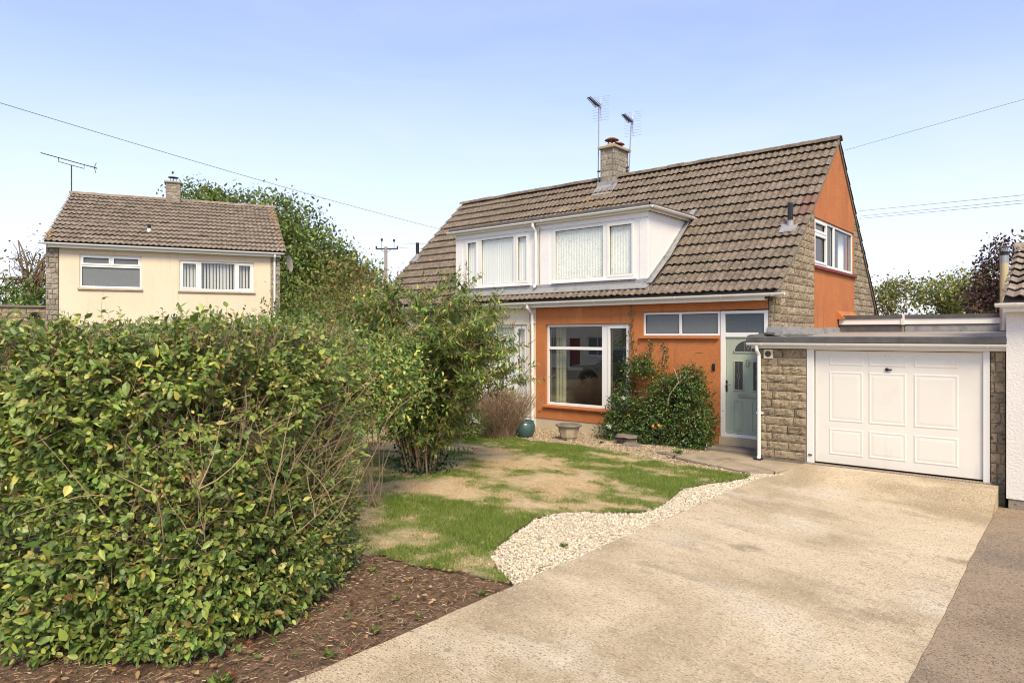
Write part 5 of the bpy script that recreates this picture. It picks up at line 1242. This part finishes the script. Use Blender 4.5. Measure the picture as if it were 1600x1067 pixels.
# ---- generic shrub: stems and leaf clusters through a lumpy volume
def shrub(name, label, cat, c, r, nl, L, Wr, pal, seed, tv=LEAF_V, mat=None, stems=14, sr_=.02, clus=22, spread=.22, squash=None, fill=.55, group=None, lumpy=.35, inside=None, box=False, leafname='foliage', stem_mat=None, drop=-.1):
    g = np.random.default_rng(seed); c = np.array(c, float); r = np.array(r, float)
    t = thing(name, label, cat, (c[0], c[1], gz(c[0])-.02), group)
    nc = max(1, nl//clus); U = unit(g.normal(0, 1, (nc*3, 3))); rad = g.uniform(0, 1, nc*3)**fill
    lump = np.array([1+lumpy*frac(u, 1.6, seed*.37) for u in U])
    Q = c+U*(rad*lump)[:, None]*r
    if box: Q = c+g.uniform(-1, 1, (nc*6, 3))*r
    Q = Q[Q[:, 2] > gz(c[0])+.02]
    if inside is not None: Q = Q[inside(Q)]
    Q = Q[:nc]; nc = len(Q)
    shade = 1+g.normal(0, .16, nc)
    idx = np.repeat(np.arange(nc), clus); n = len(idx)
    P = Q[idx]+g.normal(0, spread, (n, 3))*np.array([1, 1, .8]); P[:, 2] = np.maximum(P[:, 2], gz(c[0])+.02)
    N = unit((P-c)/r); A = unit(N*.6+g.normal(0, .7, (n, 3))+np.array([0, 0, drop]))
    cl = np.clip(pick(g, n, pal, .16)*shade[idx][:, None], .004, 1)
    LLn = L*g.uniform(.6, 1.25, n)
    scatter(leafname, tv, LEAF_F, P, A, unit(N*.5+np.array([0, 0, .8])+g.normal(0, .45, (n, 3))), LLn, LLn*Wr, cl, mat or LEAFM, t)['kind'] = 'stuff'
    rr = random.Random(seed); paths = []
    for i in range(stems):
        q = Q[rr.randrange(nc)]; b = Vector((c[0]+rr.gauss(0, r[0]*.12), c[1]+rr.gauss(0, r[1]*.12), gz(c[0])-.05)); e = Vector(q)
        mid = b.lerp(e, .5)+Vector((rr.gauss(0, .1), rr.gauss(0, .1), .15*r[2])); k = 6
        pts = [(b*(1-s)**2+mid*2*s*(1-s)+e*s*s)+Vector((rr.gauss(0, .02), rr.gauss(0, .02), 0)) for s in [j/k for j in range(k+1)]]
        paths.append((pts, [sr_*(1-.8*j/k) for j in range(k+1)]))
    stems_mesh(paths, 'stem', stem_mat or BARK, t, 5)['kind'] = 'stuff'
    return t

# ---- buddleia: arching stems, paired lance leaves, spent flower spikes
def buddleia(c, seed):
    g = np.random.default_rng(seed); rr = random.Random(seed)
    t = thing('buddleia_bush', 'large arching green bush with narrow leaves and brown spent flower spikes on the lawn', 'bush', (c[0], c[1], -.08))
    right = Vector((.765, .644, 0)); depth = Vector((-.644, .765, 0))
    paths = []; P, A, N, L, Cc = [], [], [], [], []; sp, sa, sl = [], [], []
    pal = [(4, (.135, .205, .045)), (3, (.090, .145, .036)), (2.4, (.215, .27, .058)), (.7, (.44, .38, .07)), (.4, (.28, .17, .07)), (1.2, (.165, .20, .09))]
    for i in range(135):
        a = rr.uniform(0, 2*math.pi); out = rr.uniform(.15, 1.0)**.7
        dr_ = right*math.cos(a)+depth*math.sin(a)
        reach = out*(1.55 if math.cos(a) > 0 else 1.5); H_ = rr.uniform(2.1, 3.3)*(1-.30*out**2.2)+.15
        b = Vector((c[0], c[1], -.1))+dr_*rr.uniform(0, .28); k = 9; pts = []
        droop = rr.uniform(0, .5)*out
        for j in range(k+1):
            s = j/k; pts.append(b+dr_*(reach*s**1.25)+Vector((0, 0, H_*(1-(1-s)**1.5)-droop*s**3))+Vector((rr.gauss(0, .03), rr.gauss(0, .03), 0)))
        paths.append((pts, [.017*(1-.85*j/k)+.002 for j in range(k+1)]))
        for sidx in range(rr.randint(19, 26)):
            s = rr.uniform(.16, 1.0); j = min(k-1, int(s*k)); q = pts[j].lerp(pts[j+1], s*k-j)
            if q.z < .55 and rr.random() < .5: continue
            d = (dr_*rr.uniform(.1, .8)+Vector((rr.gauss(0, .6), rr.gauss(0, .6), rr.uniform(.0, .9)))).normalized(); Ls = rr.uniform(.25, .6)
            e = q+d*Ls+Vector((0, 0, -.05)); paths.append(([q, q.lerp(e, .5)+Vector((0, 0, .03)), e], [.0036, .003, .002]))
            side = d.orthogonal().normalized(); sh = 1+rr.gauss(0, .18)
            m_ = rr.randint(6, 9)
            for p_ in range(m_):
                u = (p_+.5)/m_; x = q.lerp(e, u); ax = Matrix.Rotation(rr.uniform(0, 3.14), 3, d) @ side
                for sg in (-1, 1):
                    P.append(x); A.append(ax*sg+d*.55+Vector((0, 0, -.25))); N.append((rr.gauss(0, .35), rr.gauss(0, .35), 1)); L.append(rr.uniform(.08, .155)*(1-.3*u)); Cc.append(sh)
            if rr.random() < .42: sp.append(e); sa.append(d+Vector((rr.gauss(0, .2), rr.gauss(0, .2), .25))); sl.append(rr.uniform(.10, .24))
    P, A, N, L, Cc = [np.array(q, float) for q in (P, A, N, L, Cc)]; n = len(P)
    scatter('leaves', LANCE_V, LEAF_F, P, A, N, L, L*.33, np.clip(pick(g, n, pal, .15)*Cc[:, None]*1.35, .004, 1), LEAFM, t)['kind'] = 'stuff'
    sp, sa, sl = np.array(sp), np.array(sa, float), np.array(sl); n = len(sp)
    k = 16; idx = np.repeat(np.arange(n), k); tt = np.tile(np.arange(k)/k, n)
    scatter('flower_spikes', STICK_V, STICK_F, sp[idx]+unit(sa[idx])*(sl[idx]*tt)[:, None], unit(sa[idx])+g.normal(0, .75, (n*k, 3)), g.normal(0, 1, (n*k, 3)), .026*(1.15-tt), .011*(1.15-tt),
            pick(g, n*k, [(3, (.20, .115, .055)), (2, (.30, .20, .09)), (1, (.13, .12, .05))], .15), BITS, t)['kind'] = 'stuff'
    stems_mesh(paths, 'stems', BARKT, t, 5)['kind'] = 'stuff'
    n = 900; q = np.column_stack([g.normal(0, .22, n)+c[0], g.normal(0, .22, n)+c[1], np.abs(g.normal(0, .20, n))-.06])
    scatter('ivy_leaves', LEAF_V, LEAF_F, q, g.normal(0, 1, (n, 3)), unit(g.normal(0, .5, (n, 3))+np.array([.4, -.5, .6])), g.uniform(.04, .07, n), g.uniform(.035, .055, n), pick(g, n, [(3, (.025, .06, .022)), (1, (.05, .10, .03))], .2), LEAF, t)['kind'] = 'stuff'
    return t
buddleia((-8.6, 7.85), 5)

shrub('arching_bush', 'twiggy leafy bush overhanging the lawn between hedge end and arching bush', 'bush', (-7.3, 5.8, 1.60), (.8, .75, .66), 7000, .062, .45, PAL_PRIVET, 48, LEAF_V, LEAF, spread=.10, clus=10, stems=11, sr_=.009, stem_mat=BARKT)
# ---- shrubs further back
PG = [(3, (.13, .195, .042)), (3, (.085, .14, .034)), (2, (.22, .27, .06)), (.6, (.30, .25, .075))]
PO = [(3, (.29, .22, .075)), (3, (.20, .20, .055)), (2, (.33, .20, .08)), (1.5, (.14, .17, .045))]
shrub('rounded_bush', 'light green bush between the peach house and the arching bush', 'bush', (-17.6, 11.5, 1.6), (1.5, 1.5, 2.0), 9000, .12, .36, PG, 41, LANCE_V, spread=.2)
shrub('elder_bush', 'russet-tinged bush in front of the big tree between the houses', 'bush', (-19.4, 14.6, 2.4), (2.2, 2.2, 2.6), 12000, .14, .40, PO, 42, LEAF_V, spread=.26)
shrub('rounded_bush', 'olive bush left of the tiled roof, behind the arching bush', 'bush', (-15.6, 11.6, 1.4), (1.7, 1.4, 1.9), 9000, .12, .36, PG+[(2, (.20, .17, .05))], 43, LANCE_V, spread=.2)
shrub('rounded_bush', 'bright green bush right behind the hedge corner', 'bush', (-11.0, 7.2, 1.0), (1.3, 1.1, 1.45), 9000, .10, .36, PG, 44, LANCE_V, spread=.16)
shrub('leafy_thicket', 'tangled green thicket along the garden end behind the peach house corner', 'bush', (-21.5, 17.5, 1.8), (3.0, 3.0, 2.6), 14000, .15, .42, PG+[(1.5, (.045, .08, .025))], 45, LEAF_V, spread=.3)
shrub('laurel_bush', 'dense glossy evergreen bush left of the peach house', 'bush', (-30.6, 7.2, 1.9), (2.4, 2.0, 2.3), 14000, .20, .42, [(3, (.14, .22, .045)), (3, (.08, .145, .035)), (1.5, (.23, .29, .07))], 46, LEAF_V, LEAF, spread=.25)
# ---- dry brown shrub beside the teal pot
g = np.random.default_rng(52); dry = thing('dry_shrub', 'dried brown shrub of bare bristly stems beside the teal pot', 'shrub', (-10.1, 11.6, -.08))
n = 1500; th_ = g.uniform(0, 6.283, n); el_ = g.uniform(.05, .95, n)
B0 = np.column_stack([-10.1+g.normal(0, .13, n), 11.6+g.normal(0, .13, n), np.full(n, -.08)])
D = np.column_stack([np.cos(th_)*el_, np.sin(th_)*el_, np.full(n, 1.0)]); D = unit(D)
scatter('stems', STICK_V, STICK_F, B0, D, g.normal(0, 1, (n, 3)), g.uniform(.6, 1.22, n), g.uniform(.006, .010, n), pick(g, n, [(3, (.30, .20, .12)), (2, (.40, .29, .19)), (1, (.20, .125, .075))], .15), BITS, dry)['kind'] = 'stuff'
n2 = 9000; i = g.integers(0, n, n2); P = B0[i]+D[i]*g.uniform(.35, 1.15, n2)[:, None]
scatter('dry_leaves', LANCE_V, LEAF_F, P, D[i]+g.normal(0, .5, (n2, 3)), g.normal(0, 1, (n2, 3)), g.uniform(.03, .06, n2), g.uniform(.008, .014, n2), pick(g, n2, [(3, (.40, .28, .19)), (2, (.31, .20, .13)), (1.5, (.50, .38, .27)), (.3, (.14, .17, .04))], .15), LEAFM, dry)['kind'] = 'stuff'
shrub('low_shrub', 'low leafy clump at the foot of the dried brown shrub', 'shrub', (-10.7, 10.9, .25), (.65, .5, .45), 1800, .09, .35, PG, 53, LANCE_V, spread=.1, stems=8, sr_=.008)
# ---- climber against the orange wall
CP = [(-8.45, -.09), (-8.35, .22), (-8.1, .73), (-7.83, 1.14), (-7.72, 1.5), (-7.62, 1.84), (-7.38, 1.92), (-7.18, 1.78), (-6.94, 1.70), (-6.79, 1.46), (-6.5, 1.54), (-6.27, 1.68), (-6.03, 1.58), (-5.92, 1.23), (-5.80, .91), (-5.72, .53), (-5.80, .05), (-6.2, -.09)]
def in_cp(Q):
    d_ = np.clip((13.39-Q[:, 1])/.7, 0, 1)
    jitter = np.array([.10*frac(p, 3, 5.0) for p in Q])
    q = np.column_stack([Q[:, 0]+jitter, Q[:, 2]+jitter+d_*.40*np.clip(Q[:, 2], 0, 2)/2])
    gap = (np.exp(-(((Q[:, 0]+7.42)/.24)**2+((Q[:, 2]-1.15)/.40)**2)) > .5) | (np.array([frac(p, 2.2, 15.0, 3) for p in Q]) < -.28)
    return in_poly(CP, q) & (Q[:, 1] < 13.37) & ~gap
t = shrub('climbing_shrub', 'dark green climbing shrub with small flowers against the orange wall', 'shrub', (-7.08, 13.08, .92), (1.45, .30, 1.05), 21000, .062, .42, [(4, (.075, .135, .03)), (3, (.045, .09, .022)), (2, (.13, .195, .04)), (.5, (.20, .23, .045)), (.5, (.15, .085, .035))], 61, LANCE_V, LEAF, stems=26, sr_=.010, clus=9, spread=.06, inside=in_cp, fill=.4, lumpy=.0, box=True)
g = np.random.default_rng(62)
# vine tendrils running up the wall beside the window
vp = [[(-7.6, 13.36, 1.5), (-7.72, 13.375, 1.95), (-7.78, 13.38, 2.3), (-7.76, 13.38, 2.56), (-7.79, 13.38, 2.9)], [(-7.5, 13.3, 1.6), (-7.3, 13.37, 1.9), (-7.25, 13.37, 2.1)], [(-6.95, 13.3, 1.6), (-6.93, 13.37, 1.9), (-7.0, 13.375, 2.02)], [(-7.9, 13.3, .9), (-7.88, 13.36, 1.4), (-7.8, 13.36, 1.9), (-7.72, 13.37, 2.2)]]
stems_mesh([(p, [.006]*len(p)) for p in vp], 'tendril', BARKT, t, 5)['kind'] = 'stuff'
pts = []
for p in vp:
    for k in range(60): i = g.integers(0, len(p)-1); a = Vector(p[i]).lerp(Vector(p[i+1]), g.random()); pts.append((a.x+g.normal(0, .05), 13.36+g.normal(0, .01), a.z+g.normal(0, .05)))
pts = np.array(pts); n = len(pts)
scatter('vine_leaves', LEAF_V, LEAF_F, pts, np.column_stack([g.normal(0, 1, n), g.uniform(-.6, -.1, n), g.normal(-.3, 1, n)]), np.column_stack([g.normal(0, .4, n), -np.ones(n), g.normal(.3, .4, n)]), g.uniform(.03, .06, n), g.uniform(.02, .035, n), pick(g, n, [(3, (.06, .11, .026)), (1, (.14, .12, .04))], .2), LEAF, t)['kind'] = 'stuff'
stems_mesh([([(-6.62, 12.85, .75), (-6.55, 12.8, 1.0), (-6.38, 12.8, 1.22), (-6.22, 12.85, 1.38), (-6.18, 12.95, 1.5)], [.014, .013, .012, .01, .007]), ([(-6.35, 12.82, 1.25), (-6.4, 12.82, 1.4), (-6.5, 12.9, 1.55)], [.01, .008, .005])], 'bare_stem', MATS['cast_stone'], t, 6)
FLOW = M('white_petals', [(.62, .64, .52), (.74, .74, .62)], 20, 3, .8); FRUIT = M('orange_fruit', [(.75, .20, .03), (.85, .28, .05)], 10, 3, .4)
for (x, y, z) in ((-7.62, 12.80, .86), (-7.95, 12.75, .24)):
    m = MB()
    for k in range(11):
        a = k*2.4; rr_ = .012*k**.75; m.lathe([(.006, 0), (.022, .004), (.016, .014), (.003, .018)], (x+rr_*math.cos(a), y-.02, z+rr_*math.sin(a)*.8), 6)
    m.build('flower_head', FLOW, t)
for (x, y, z) in ((-6.72, 12.66, .34), (-6.85, 12.66, .31), (-7.42, 12.66, .02)):
    m = MB(); m.lathe([(.004, 0), (.024, .012), (.030, .035), (.022, .058), (.004, .066)], (x, y, z), 10); m.build('fruit', FRUIT, t, smooth=True)
n = 260; i = g.integers(0, 1, n); q = np.column_stack([g.uniform(-8.2, -5.8, n), g.uniform(12.75, 13.2, n), g.uniform(.1, 1.5, n)]); q = q[in_cp(q)]; n = len(q)
scatter('buds', PEB_V, PEB_F, q+np.array([.02, -.08, .02]), g.normal(0, 1, (n, 3)), g.normal(0, 1, (n, 3)), g.uniform(.010, .017, n), g.uniform(.010, .015, n), pick(g, n, [(2, (.42, .46, .10)), (1, (.55, .55, .20))], .15), BITS, t)['kind'] = 'stuff'

# ---- trees
def tree(name, label, base, H_, crown, nl, L, Wr, pal, seed, tr=.2, limbs=11, clus=26, spread=.5, sparse=0, sub=5, lean=(0, 0), zlow=None, leafmat=None, group='trees beyond the houses'):
    """crown: list of (dx, dy, z, rx, ry, rz) lobes in world axes, relative to the base"""
    g = np.random.default_rng(seed); rr = random.Random(seed); b = Vector(base)
    t = thing(name, label, 'tree', base, group)
    vol = np.array([q[3]*q[4]*q[5] for q in crown]); vol = vol/vol.sum(); nc = nl//clus
    Q = []
    for (dx_, dy_, z_, rx, ry, rz_), f_ in zip(crown, vol):
        k = max(4, int(nc*f_)); U = unit(g.normal(0, 1, (k, 3))); rad = g.uniform(0, 1, k)**.38
        lump = np.array([1+.4*frac(u, 1.7, seed*.31+dx_) for u in U])
        Q.append(np.array([b.x+dx_, b.y+dy_, z_])+U*(rad*lump)[:, None]*np.array([rx, ry, rz_]))
    Q = np.concatenate(Q)
    if zlow: Q = Q[Q[:, 2] > zlow]
    paths = []; top = Vector((b.x+lean[0], b.y+lean[1], H_*.62)); k = 6
    trunk = [b.lerp(top, j/k)+Vector((rr.gauss(0, .08), rr.gauss(0, .08), 0))*(j > 0) for j in range(k+1)]
    tb = MB(); tb.tube(trunk, [tr*(1-.6*j/k) for j in range(k+1)], 8); tb.build('trunk', BARK, t, smooth=True)
    for i in range(limbs):
        q = Vector(Q[rr.randrange(len(Q))]); s = trunk[rr.randint(2, k)]; mid = s.lerp(q, .5)+Vector((rr.gauss(0, .3), rr.gauss(0, .3), .35)); n_ = 7
        pts = [s*(1-u)**2+mid*2*u*(1-u)+q*u*u for u in [j/n_ for j in range(n_+1)]]; paths.append((pts, [tr*.42*(1-.85*j/n_)+.01 for j in range(n_+1)]))
        for s_ in range(sub):
            p0_ = pts[rr.randint(2, n_-1)]; d2_ = Vector((rr.gauss(0, 1), rr.gauss(0, 1), rr.gauss(.5, .6))).normalized(); L2 = H_*rr.uniform(.06, .14)
            e = p0_+d2_*L2; paths.append(([p0_, p0_.lerp(e, .5)+Vector((rr.gauss(0, .1), rr.gauss(0, .1), .1)), e], [tr*.14, tr*.09, .01]))
    stems_mesh(paths, 'limbs', BARK, t, 5)
    idx = np.repeat(np.arange(len(Q)), clus); n = len(idx)
    keep_ = g.random(n) > sparse; idx = idx[keep_]; n = len(idx)
    sh = 1+g.normal(0, .22, len(Q)); P = Q[idx]+g.normal(0, spread, (n, 3))*np.array([1, 1, .7]); LLn = L*g.uniform(.6, 1.3, n)
    scatter('crown', LEAF_V, LEAF_F, P, g.normal(0, 1, (n, 3))+np.array([0, 0, -.3]), unit(g.normal(0, .6, (n, 3))+np.array([0, 0, .9])), LLn, LLn*Wr, np.clip(pick(g, n, pal, .16)*sh[idx][:, None], .004, 1), leafmat or LEAFM, t)['kind'] = 'stuff'
    return t
PT = [(3, (.18, .24, .06)), (3, (.12, .17, .046)), (1.8, (.27, .32, .08)), (.4, (.32, .27, .09))]
tree('walnut_tree', 'big spreading green tree behind the peach house and between the houses', (-39.0, 22.6, 0), 12, [(-2.6, -2.2, 9.3, 2.6, 2.6, 2.4), (.2, .2, 9.0, 2.8, 2.8, 2.2), (2.2, 1.8, 7.2, 2.4, 2.4, 2.0), (4.3, 3.6, 6.0, 1.7, 1.7, 1.5), (-1.0, -1.0, 6.0, 3.4, 3.4, 2.4), (2.5, 2.2, 4.6, 3.6, 3.4, 2.4)], 46000, .24, .5, PT, 71, .32, 22, 30, .42, .0, 6)
tree('walnut_tree', 'smaller round green tree right beside the distant telegraph pole', (-40.5, 35.4, 0), 8, [(.6, .5, 5.4, 1.4, 1.4, 1.5), (1.6, 1.3, 4.6, 1.6, 1.6, 1.4)], 7000, .26, .5, PT, 72, .18, 9, 28, .4)
tree('bare_tree', 'half bare tree with thin upright branches left of the peach house', (-32.0, 8.4, 0), 7.0, [(-.6, -.5, 5.2, .9, .9, 1.3), (.5, .5, 5.4, .9, .9, 1.3), (0, 0, 4.2, 1.6, 1.6, .9)], 420, .13, .5, [(2, (.12, .16, .04)), (1, (.22, .20, .06))], 73, .14, 34, 6, .22, .2, 7)
tree('ash_tree', 'small loose green tree behind the flat roof next to the gable', (-8.3, 43.2, 0), 5.6, [(-.8, -.6, 4.2, .9, .9, .8), (.2, .2, 4.7, 1.2, 1.2, .85), (.2, .1, 3.7, .9, .9, .5)], 2200, .18, .5, [(2, (.27, .28, .085)), (2, (.19, .215, .07)), (1, (.38, .31, .11))], 74, .10, 12, 18, .30, 0, 5)
tree('ash_tree', 'broader golden-green tree behind the flat roof', (-5.6, 45.2, 0), 6, [(-.9, -.7, 4.6, 1.3, 1.3, .9), (.6, .5, 5.0, 1.4, 1.4, .8), (.3, .2, 3.7, 1.8, 1.8, .75)], 4600, .19, .5, [(3, (.28, .31, .08)), (2, (.18, .215, .06)), (1, (.40, .32, .10))], 75, .14, 14, 20, .32, 0, 5)
tree('copper_tree', 'loose purple-brown leaved tree beside the flue pipe', (-3.2, 41.7, 0), 8, [(-.2, -.2, 5.0, 1.2, 1.2, 1.3), (.1, .1, 6.3, .85, .85, 1.0), (-.5, -.4, 4.0, 1.5, 1.5, 1.0)], 3600, .19, .55, [(3, (.115, .055, .048)), (2, (.08, .05, .045)), (1, (.17, .13, .06))], 76, .10, 18, 16, .28, 0, 7)

# ------------------------------------------------------------------ pots and stones by the house wall
u = thing('stone_planter', 'squat cast-stone planter with a wide rim under the living room window', 'planter', (-8.72, 12.3, -.08))
def octo(m, prof, c, n=8): return m.lathe(prof, c, n)
m = MB(); octo(m, [(.16, 0), (.165, .03), (.19, .05), (.245, .26), (.255, .29), (.21, .29), (.19, .24), (.02, .23)], (-8.72, 12.3, -.06)); m.build('bowl', CASTST, u, bev=.008)
m = MB(); m.lathe([(.25, 0), (.30, .012), (.30, .045), (.275, .055), (.215, .055), (.21, .01)], (-8.72, 12.3, .215), 8); m.build('rim', DARKST, u, bev=.006)
for k in range(4):
    a = k*1.571+.78; MB().box(-8.72+.13*math.cos(a)-.045, -8.72+.13*math.cos(a)+.045, 12.3+.13*math.sin(a)-.045, 12.3+.13*math.sin(a)+.045, -.085, -.055).build('foot', CASTST, u, bev=.008)
m = MB(); m.lathe([(.19, 0), (.19, .01)], (-8.72, 12.3, .16), 12); m.build('soil_fill', SOIL, u)
for k in range(4):     # relief scrolls on the faces
    pts = [(-8.62+.05*k, 12.075-.012, .02+.16*((k % 2))), (-8.57+.05*k, 12.06, .12), (-8.53+.05*k, 12.075, .08)]
m = MB(); m.lathe([(.14, 0), (.19, .05), (.235, .18), (.24, .27), (.21, .34), (.20, .355), (.215, .37), (.20, .385), (.185, .37), (.19, .3), (.02, .28)], (-9.72, 12.0, -.09), 24)
o = m.build('glazed_pot', TEAL, None, smooth=True); tag(o, 'round teal glazed pot half behind the dried shrub', 'pot')
m = MB(); m.lathe([(.175, 0), (.02, .015)], (-9.72, 12.0, .225), 16); m.build('soil_fill', SOIL, o)
rk = thing('stone_trough', 'weathered flat stone on two rough rocks beside the climbing shrub', 'stone', (-7.45, 12.62, -.08))
def rock(name, c, s, mat, parent, seed, flat=False):
    rr = random.Random(seed); bm = bmesh.new(); bmesh.ops.create_icosphere(bm, subdivisions=3, radius=1)
    for v in bm.verts:
        d = 1+.28*noise.fractal(v.co*1.3+Vector((seed, 0, 0)), 1, 2, 4); v.co *= d
        if flat: v.co.z = max(-.6, min(.55, v.co.z))
        v.co = Vector((v.co.x*s[0], v.co.y*s[1], v.co.z*s[2]))
    me = bpy.data.meshes.new(name); bm.to_mesh(me); bm.free(); me.materials.append(mat); return link(name, me, parent, c)
rock('slab', (-7.45, 12.62, .09), (.26, .19, .05), DARKST, rk, 3, True); rock('rock', (-7.36, 12.62, -.01), (.12, .12, .11), SLAB, rk, 4); rock('rock', (-7.56, 12.66, .0), (.12, .12, .12), DARKST, rk, 5); rock('rock', (-7.25, 12.48, -.06), (.20, .14, .05), DARKST, rk, 6)
for i, (x, y, s, lb) in enumerate(((-6.25, 12.0, .10, 'small dark rock at the path edge nearest the lawn'), (-6.05, 12.05, .08, 'small dark rock at the path edge nearest the door step'))):
    tag(rock('edging_rock', (x, y, -.07), (s*1.8, s*.7, s*.4), DARKST, None, 20+i), lb, 'stone')

# ------------------------------------------------------------------ across the way: what the living room window mirrors
def pickup(cx, cy, ang):
    T = Matrix.Translation((cx, cy, -.08)) @ Matrix.Rotation(ang, 4, 'Z')
    PAINT = M('silver_paint', [(.40, .40, .41), (.46, .46, .47)], 2, 3, .28, metal=.6, spec=.6)
    DGL = M('tinted_glass', [(.02, .022, .025), (.03, .032, .035)], 2, 2, .05, spec=.8)
    TY = M('tyre', [(.02, .02, .02), (.03, .03, .03)], 9, 3, .9)
    t = thing('pickup_truck', 'silver double-cab pickup truck parked out of frame, mirrored in the living room window', 'truck', T.translation)
    body = [(-2.65, .42), (-2.65, 1.02), (-2.6, 1.08), (-.72, 1.10), (1.25, 1.08), (2.35, 1.00), (2.62, .86), (2.68, .45)]
    def arch(x0):  return [(x0+.47*math.cos(a), .38+.47*math.sin(a)) for a in [math.pi*k/10 for k in range(11)]]
    low = [(2.68, .40)]+arch(1.65)+[(1.1, .36), (-1.1, .36)]+arch(-1.55)+[(-2.65, .40)]
    m = MB(); poly = body+low[0:]; m.prism(poly, lambda a, b: (a, -.92, b), lambda a, b: (a, .92, b)); m.build('body', PAINT, t, T, bev=.03)
    cab = [(-.78, 1.09), (-.70, 1.72), (-.55, 1.80), (.45, 1.80), (.65, 1.74), (1.35, 1.09)]
    m = MB(); m.prism(cab, lambda a, b: (a, -.88+(b-1.09)*.16, b), lambda a, b: (a, .88-(b-1.09)*.16, b)); m.build('cab', PAINT, t, T, bev=.03)
    for s in (-1, 1):
        for q in ([(-.66, 1.16), (-.58, 1.66), (.02, 1.68), (.02, 1.16)], [(.10, 1.16), (.10, 1.68), (.55, 1.66), (1.10, 1.16)]):
            m = MB(); m.prism(q, lambda a, b: (a, s*(.889-(b-1.09)*.16), b), lambda a, b: (a, s*(.87-(b-1.09)*.16), b)); m.build('side_window', DGL, t, T)
        for x in (-.70, .06): MB().box(x-.006, x+.006, s*.921-.003, s*.921+.003, .5, 1.08).build('door_gap', BLACK, t, T)
        for x in (-.45, .25): MB().box(x, x+.18, s*.935-.012, s*.935+.012, .94, .975).build('door_handle', BLACK, t, T)
        MB().box(1.9, 2.62, s*.80-.13, s*.80+.13, .78, .92).build('headlight', WHITE, t, T)
    m = MB(); m.prism([(.62, 1.70), (1.30, 1.12), (1.32, 1.14), (.64, 1.72)], lambda a, b: (a, -.74, b), lambda a, b: (a, .74, b)); m.build('windscreen', DGL, t, T)
    for x in (1.65, -1.55):
        for s in (-1, 1):
            Tw = T @ Matrix.Translation((x, s*.80, .38)) @ Matrix.Rotation(R(90)*s, 4, 'X')
            m = MB(); m.lathe([(.24, -.12), (.36, -.12), (.385, -.08), (.385, .08), (.36, .12), (.24, .12)], (0, 0, 0), 24); w_ = m.build('wheel', TY, t, Tw)
            m = MB(); m.lathe([(.05, -.125), (.24, -.10), (.24, .0), (.04, .0)], (0, 0, 0), 20)
            m.build('rim', STEEL, w_, Tw)
            for k in range(6): m = MB(); m.box(.04, .23, -.03, .03, -.13, -.11); m.build('spoke', STEEL, w_, Tw @ Matrix.Rotation(k*math.pi/3, 4, 'Z'))
pickup(-14.9, 1.3, R(170))
def far_house(cx, cy, wdt, lab, mat):
    t = thing('terrace_house', lab, 'house', (cx, cy, -.08)); D_ = 6.5
    wins = [(-wdt*.36, -wdt*.14, .9, 2.2), (wdt*.14, wdt*.36, .9, 2.2), (-wdt*.36, -wdt*.14, 3.3, 4.4), (wdt*.14, wdt*.36, 3.3, 4.4), (-.45, .45, 0.02, 2.1)]
    T = Matrix.Translation((cx, cy, -.08)) @ Matrix.Rotation(R(180), 4, 'Z')
    m = MB(); m.plate(-wdt/2, wdt/2, 0, 5.0, wins, 0, .25); m.build('front_wall', mat, t, T)
    MB().box(-wdt/2+.01, wdt/2-.01, .4, D_, 0, 5.0).build('body', mat, t, T)
    for w_ in wins[:4]: window(t, T, *w_, [(w_[0]+.07, (w_[0]+w_[1])/2-.03, w_[2]+.07, w_[3]-.07), ((w_[0]+w_[1])/2+.03, w_[1]-.07, w_[2]+.07, w_[3]-.07)], y0=.06, pane_mat=FROSTD)
    MB().box(-.45, .45, .08, .14, .02, 2.1).build('door', REDP, t, T)
    m = MB(); m.prism([(-.35, 4.95), (D_/2, 7.2), (D_+.35, 4.95), (D_+.35, 4.85), (D_/2, 7.08), (-.35, 4.85)], lambda a, b: (-wdt/2-.1, a, b), lambda a, b: (wdt/2+.1, a, b)); m.build('roof', TILEL, t, T)
    gutter(t, T, -wdt/2, wdt/2, -.42, 4.92, .055)
far_house(-27.5, -12.5, 7.5, 'cream house across the road, mirrored in the left of the living room window', CREAM)
far_house(-19.0, -12.5, 7.5, 'white house across the road, mirrored in the right of the living room window', WHITER)
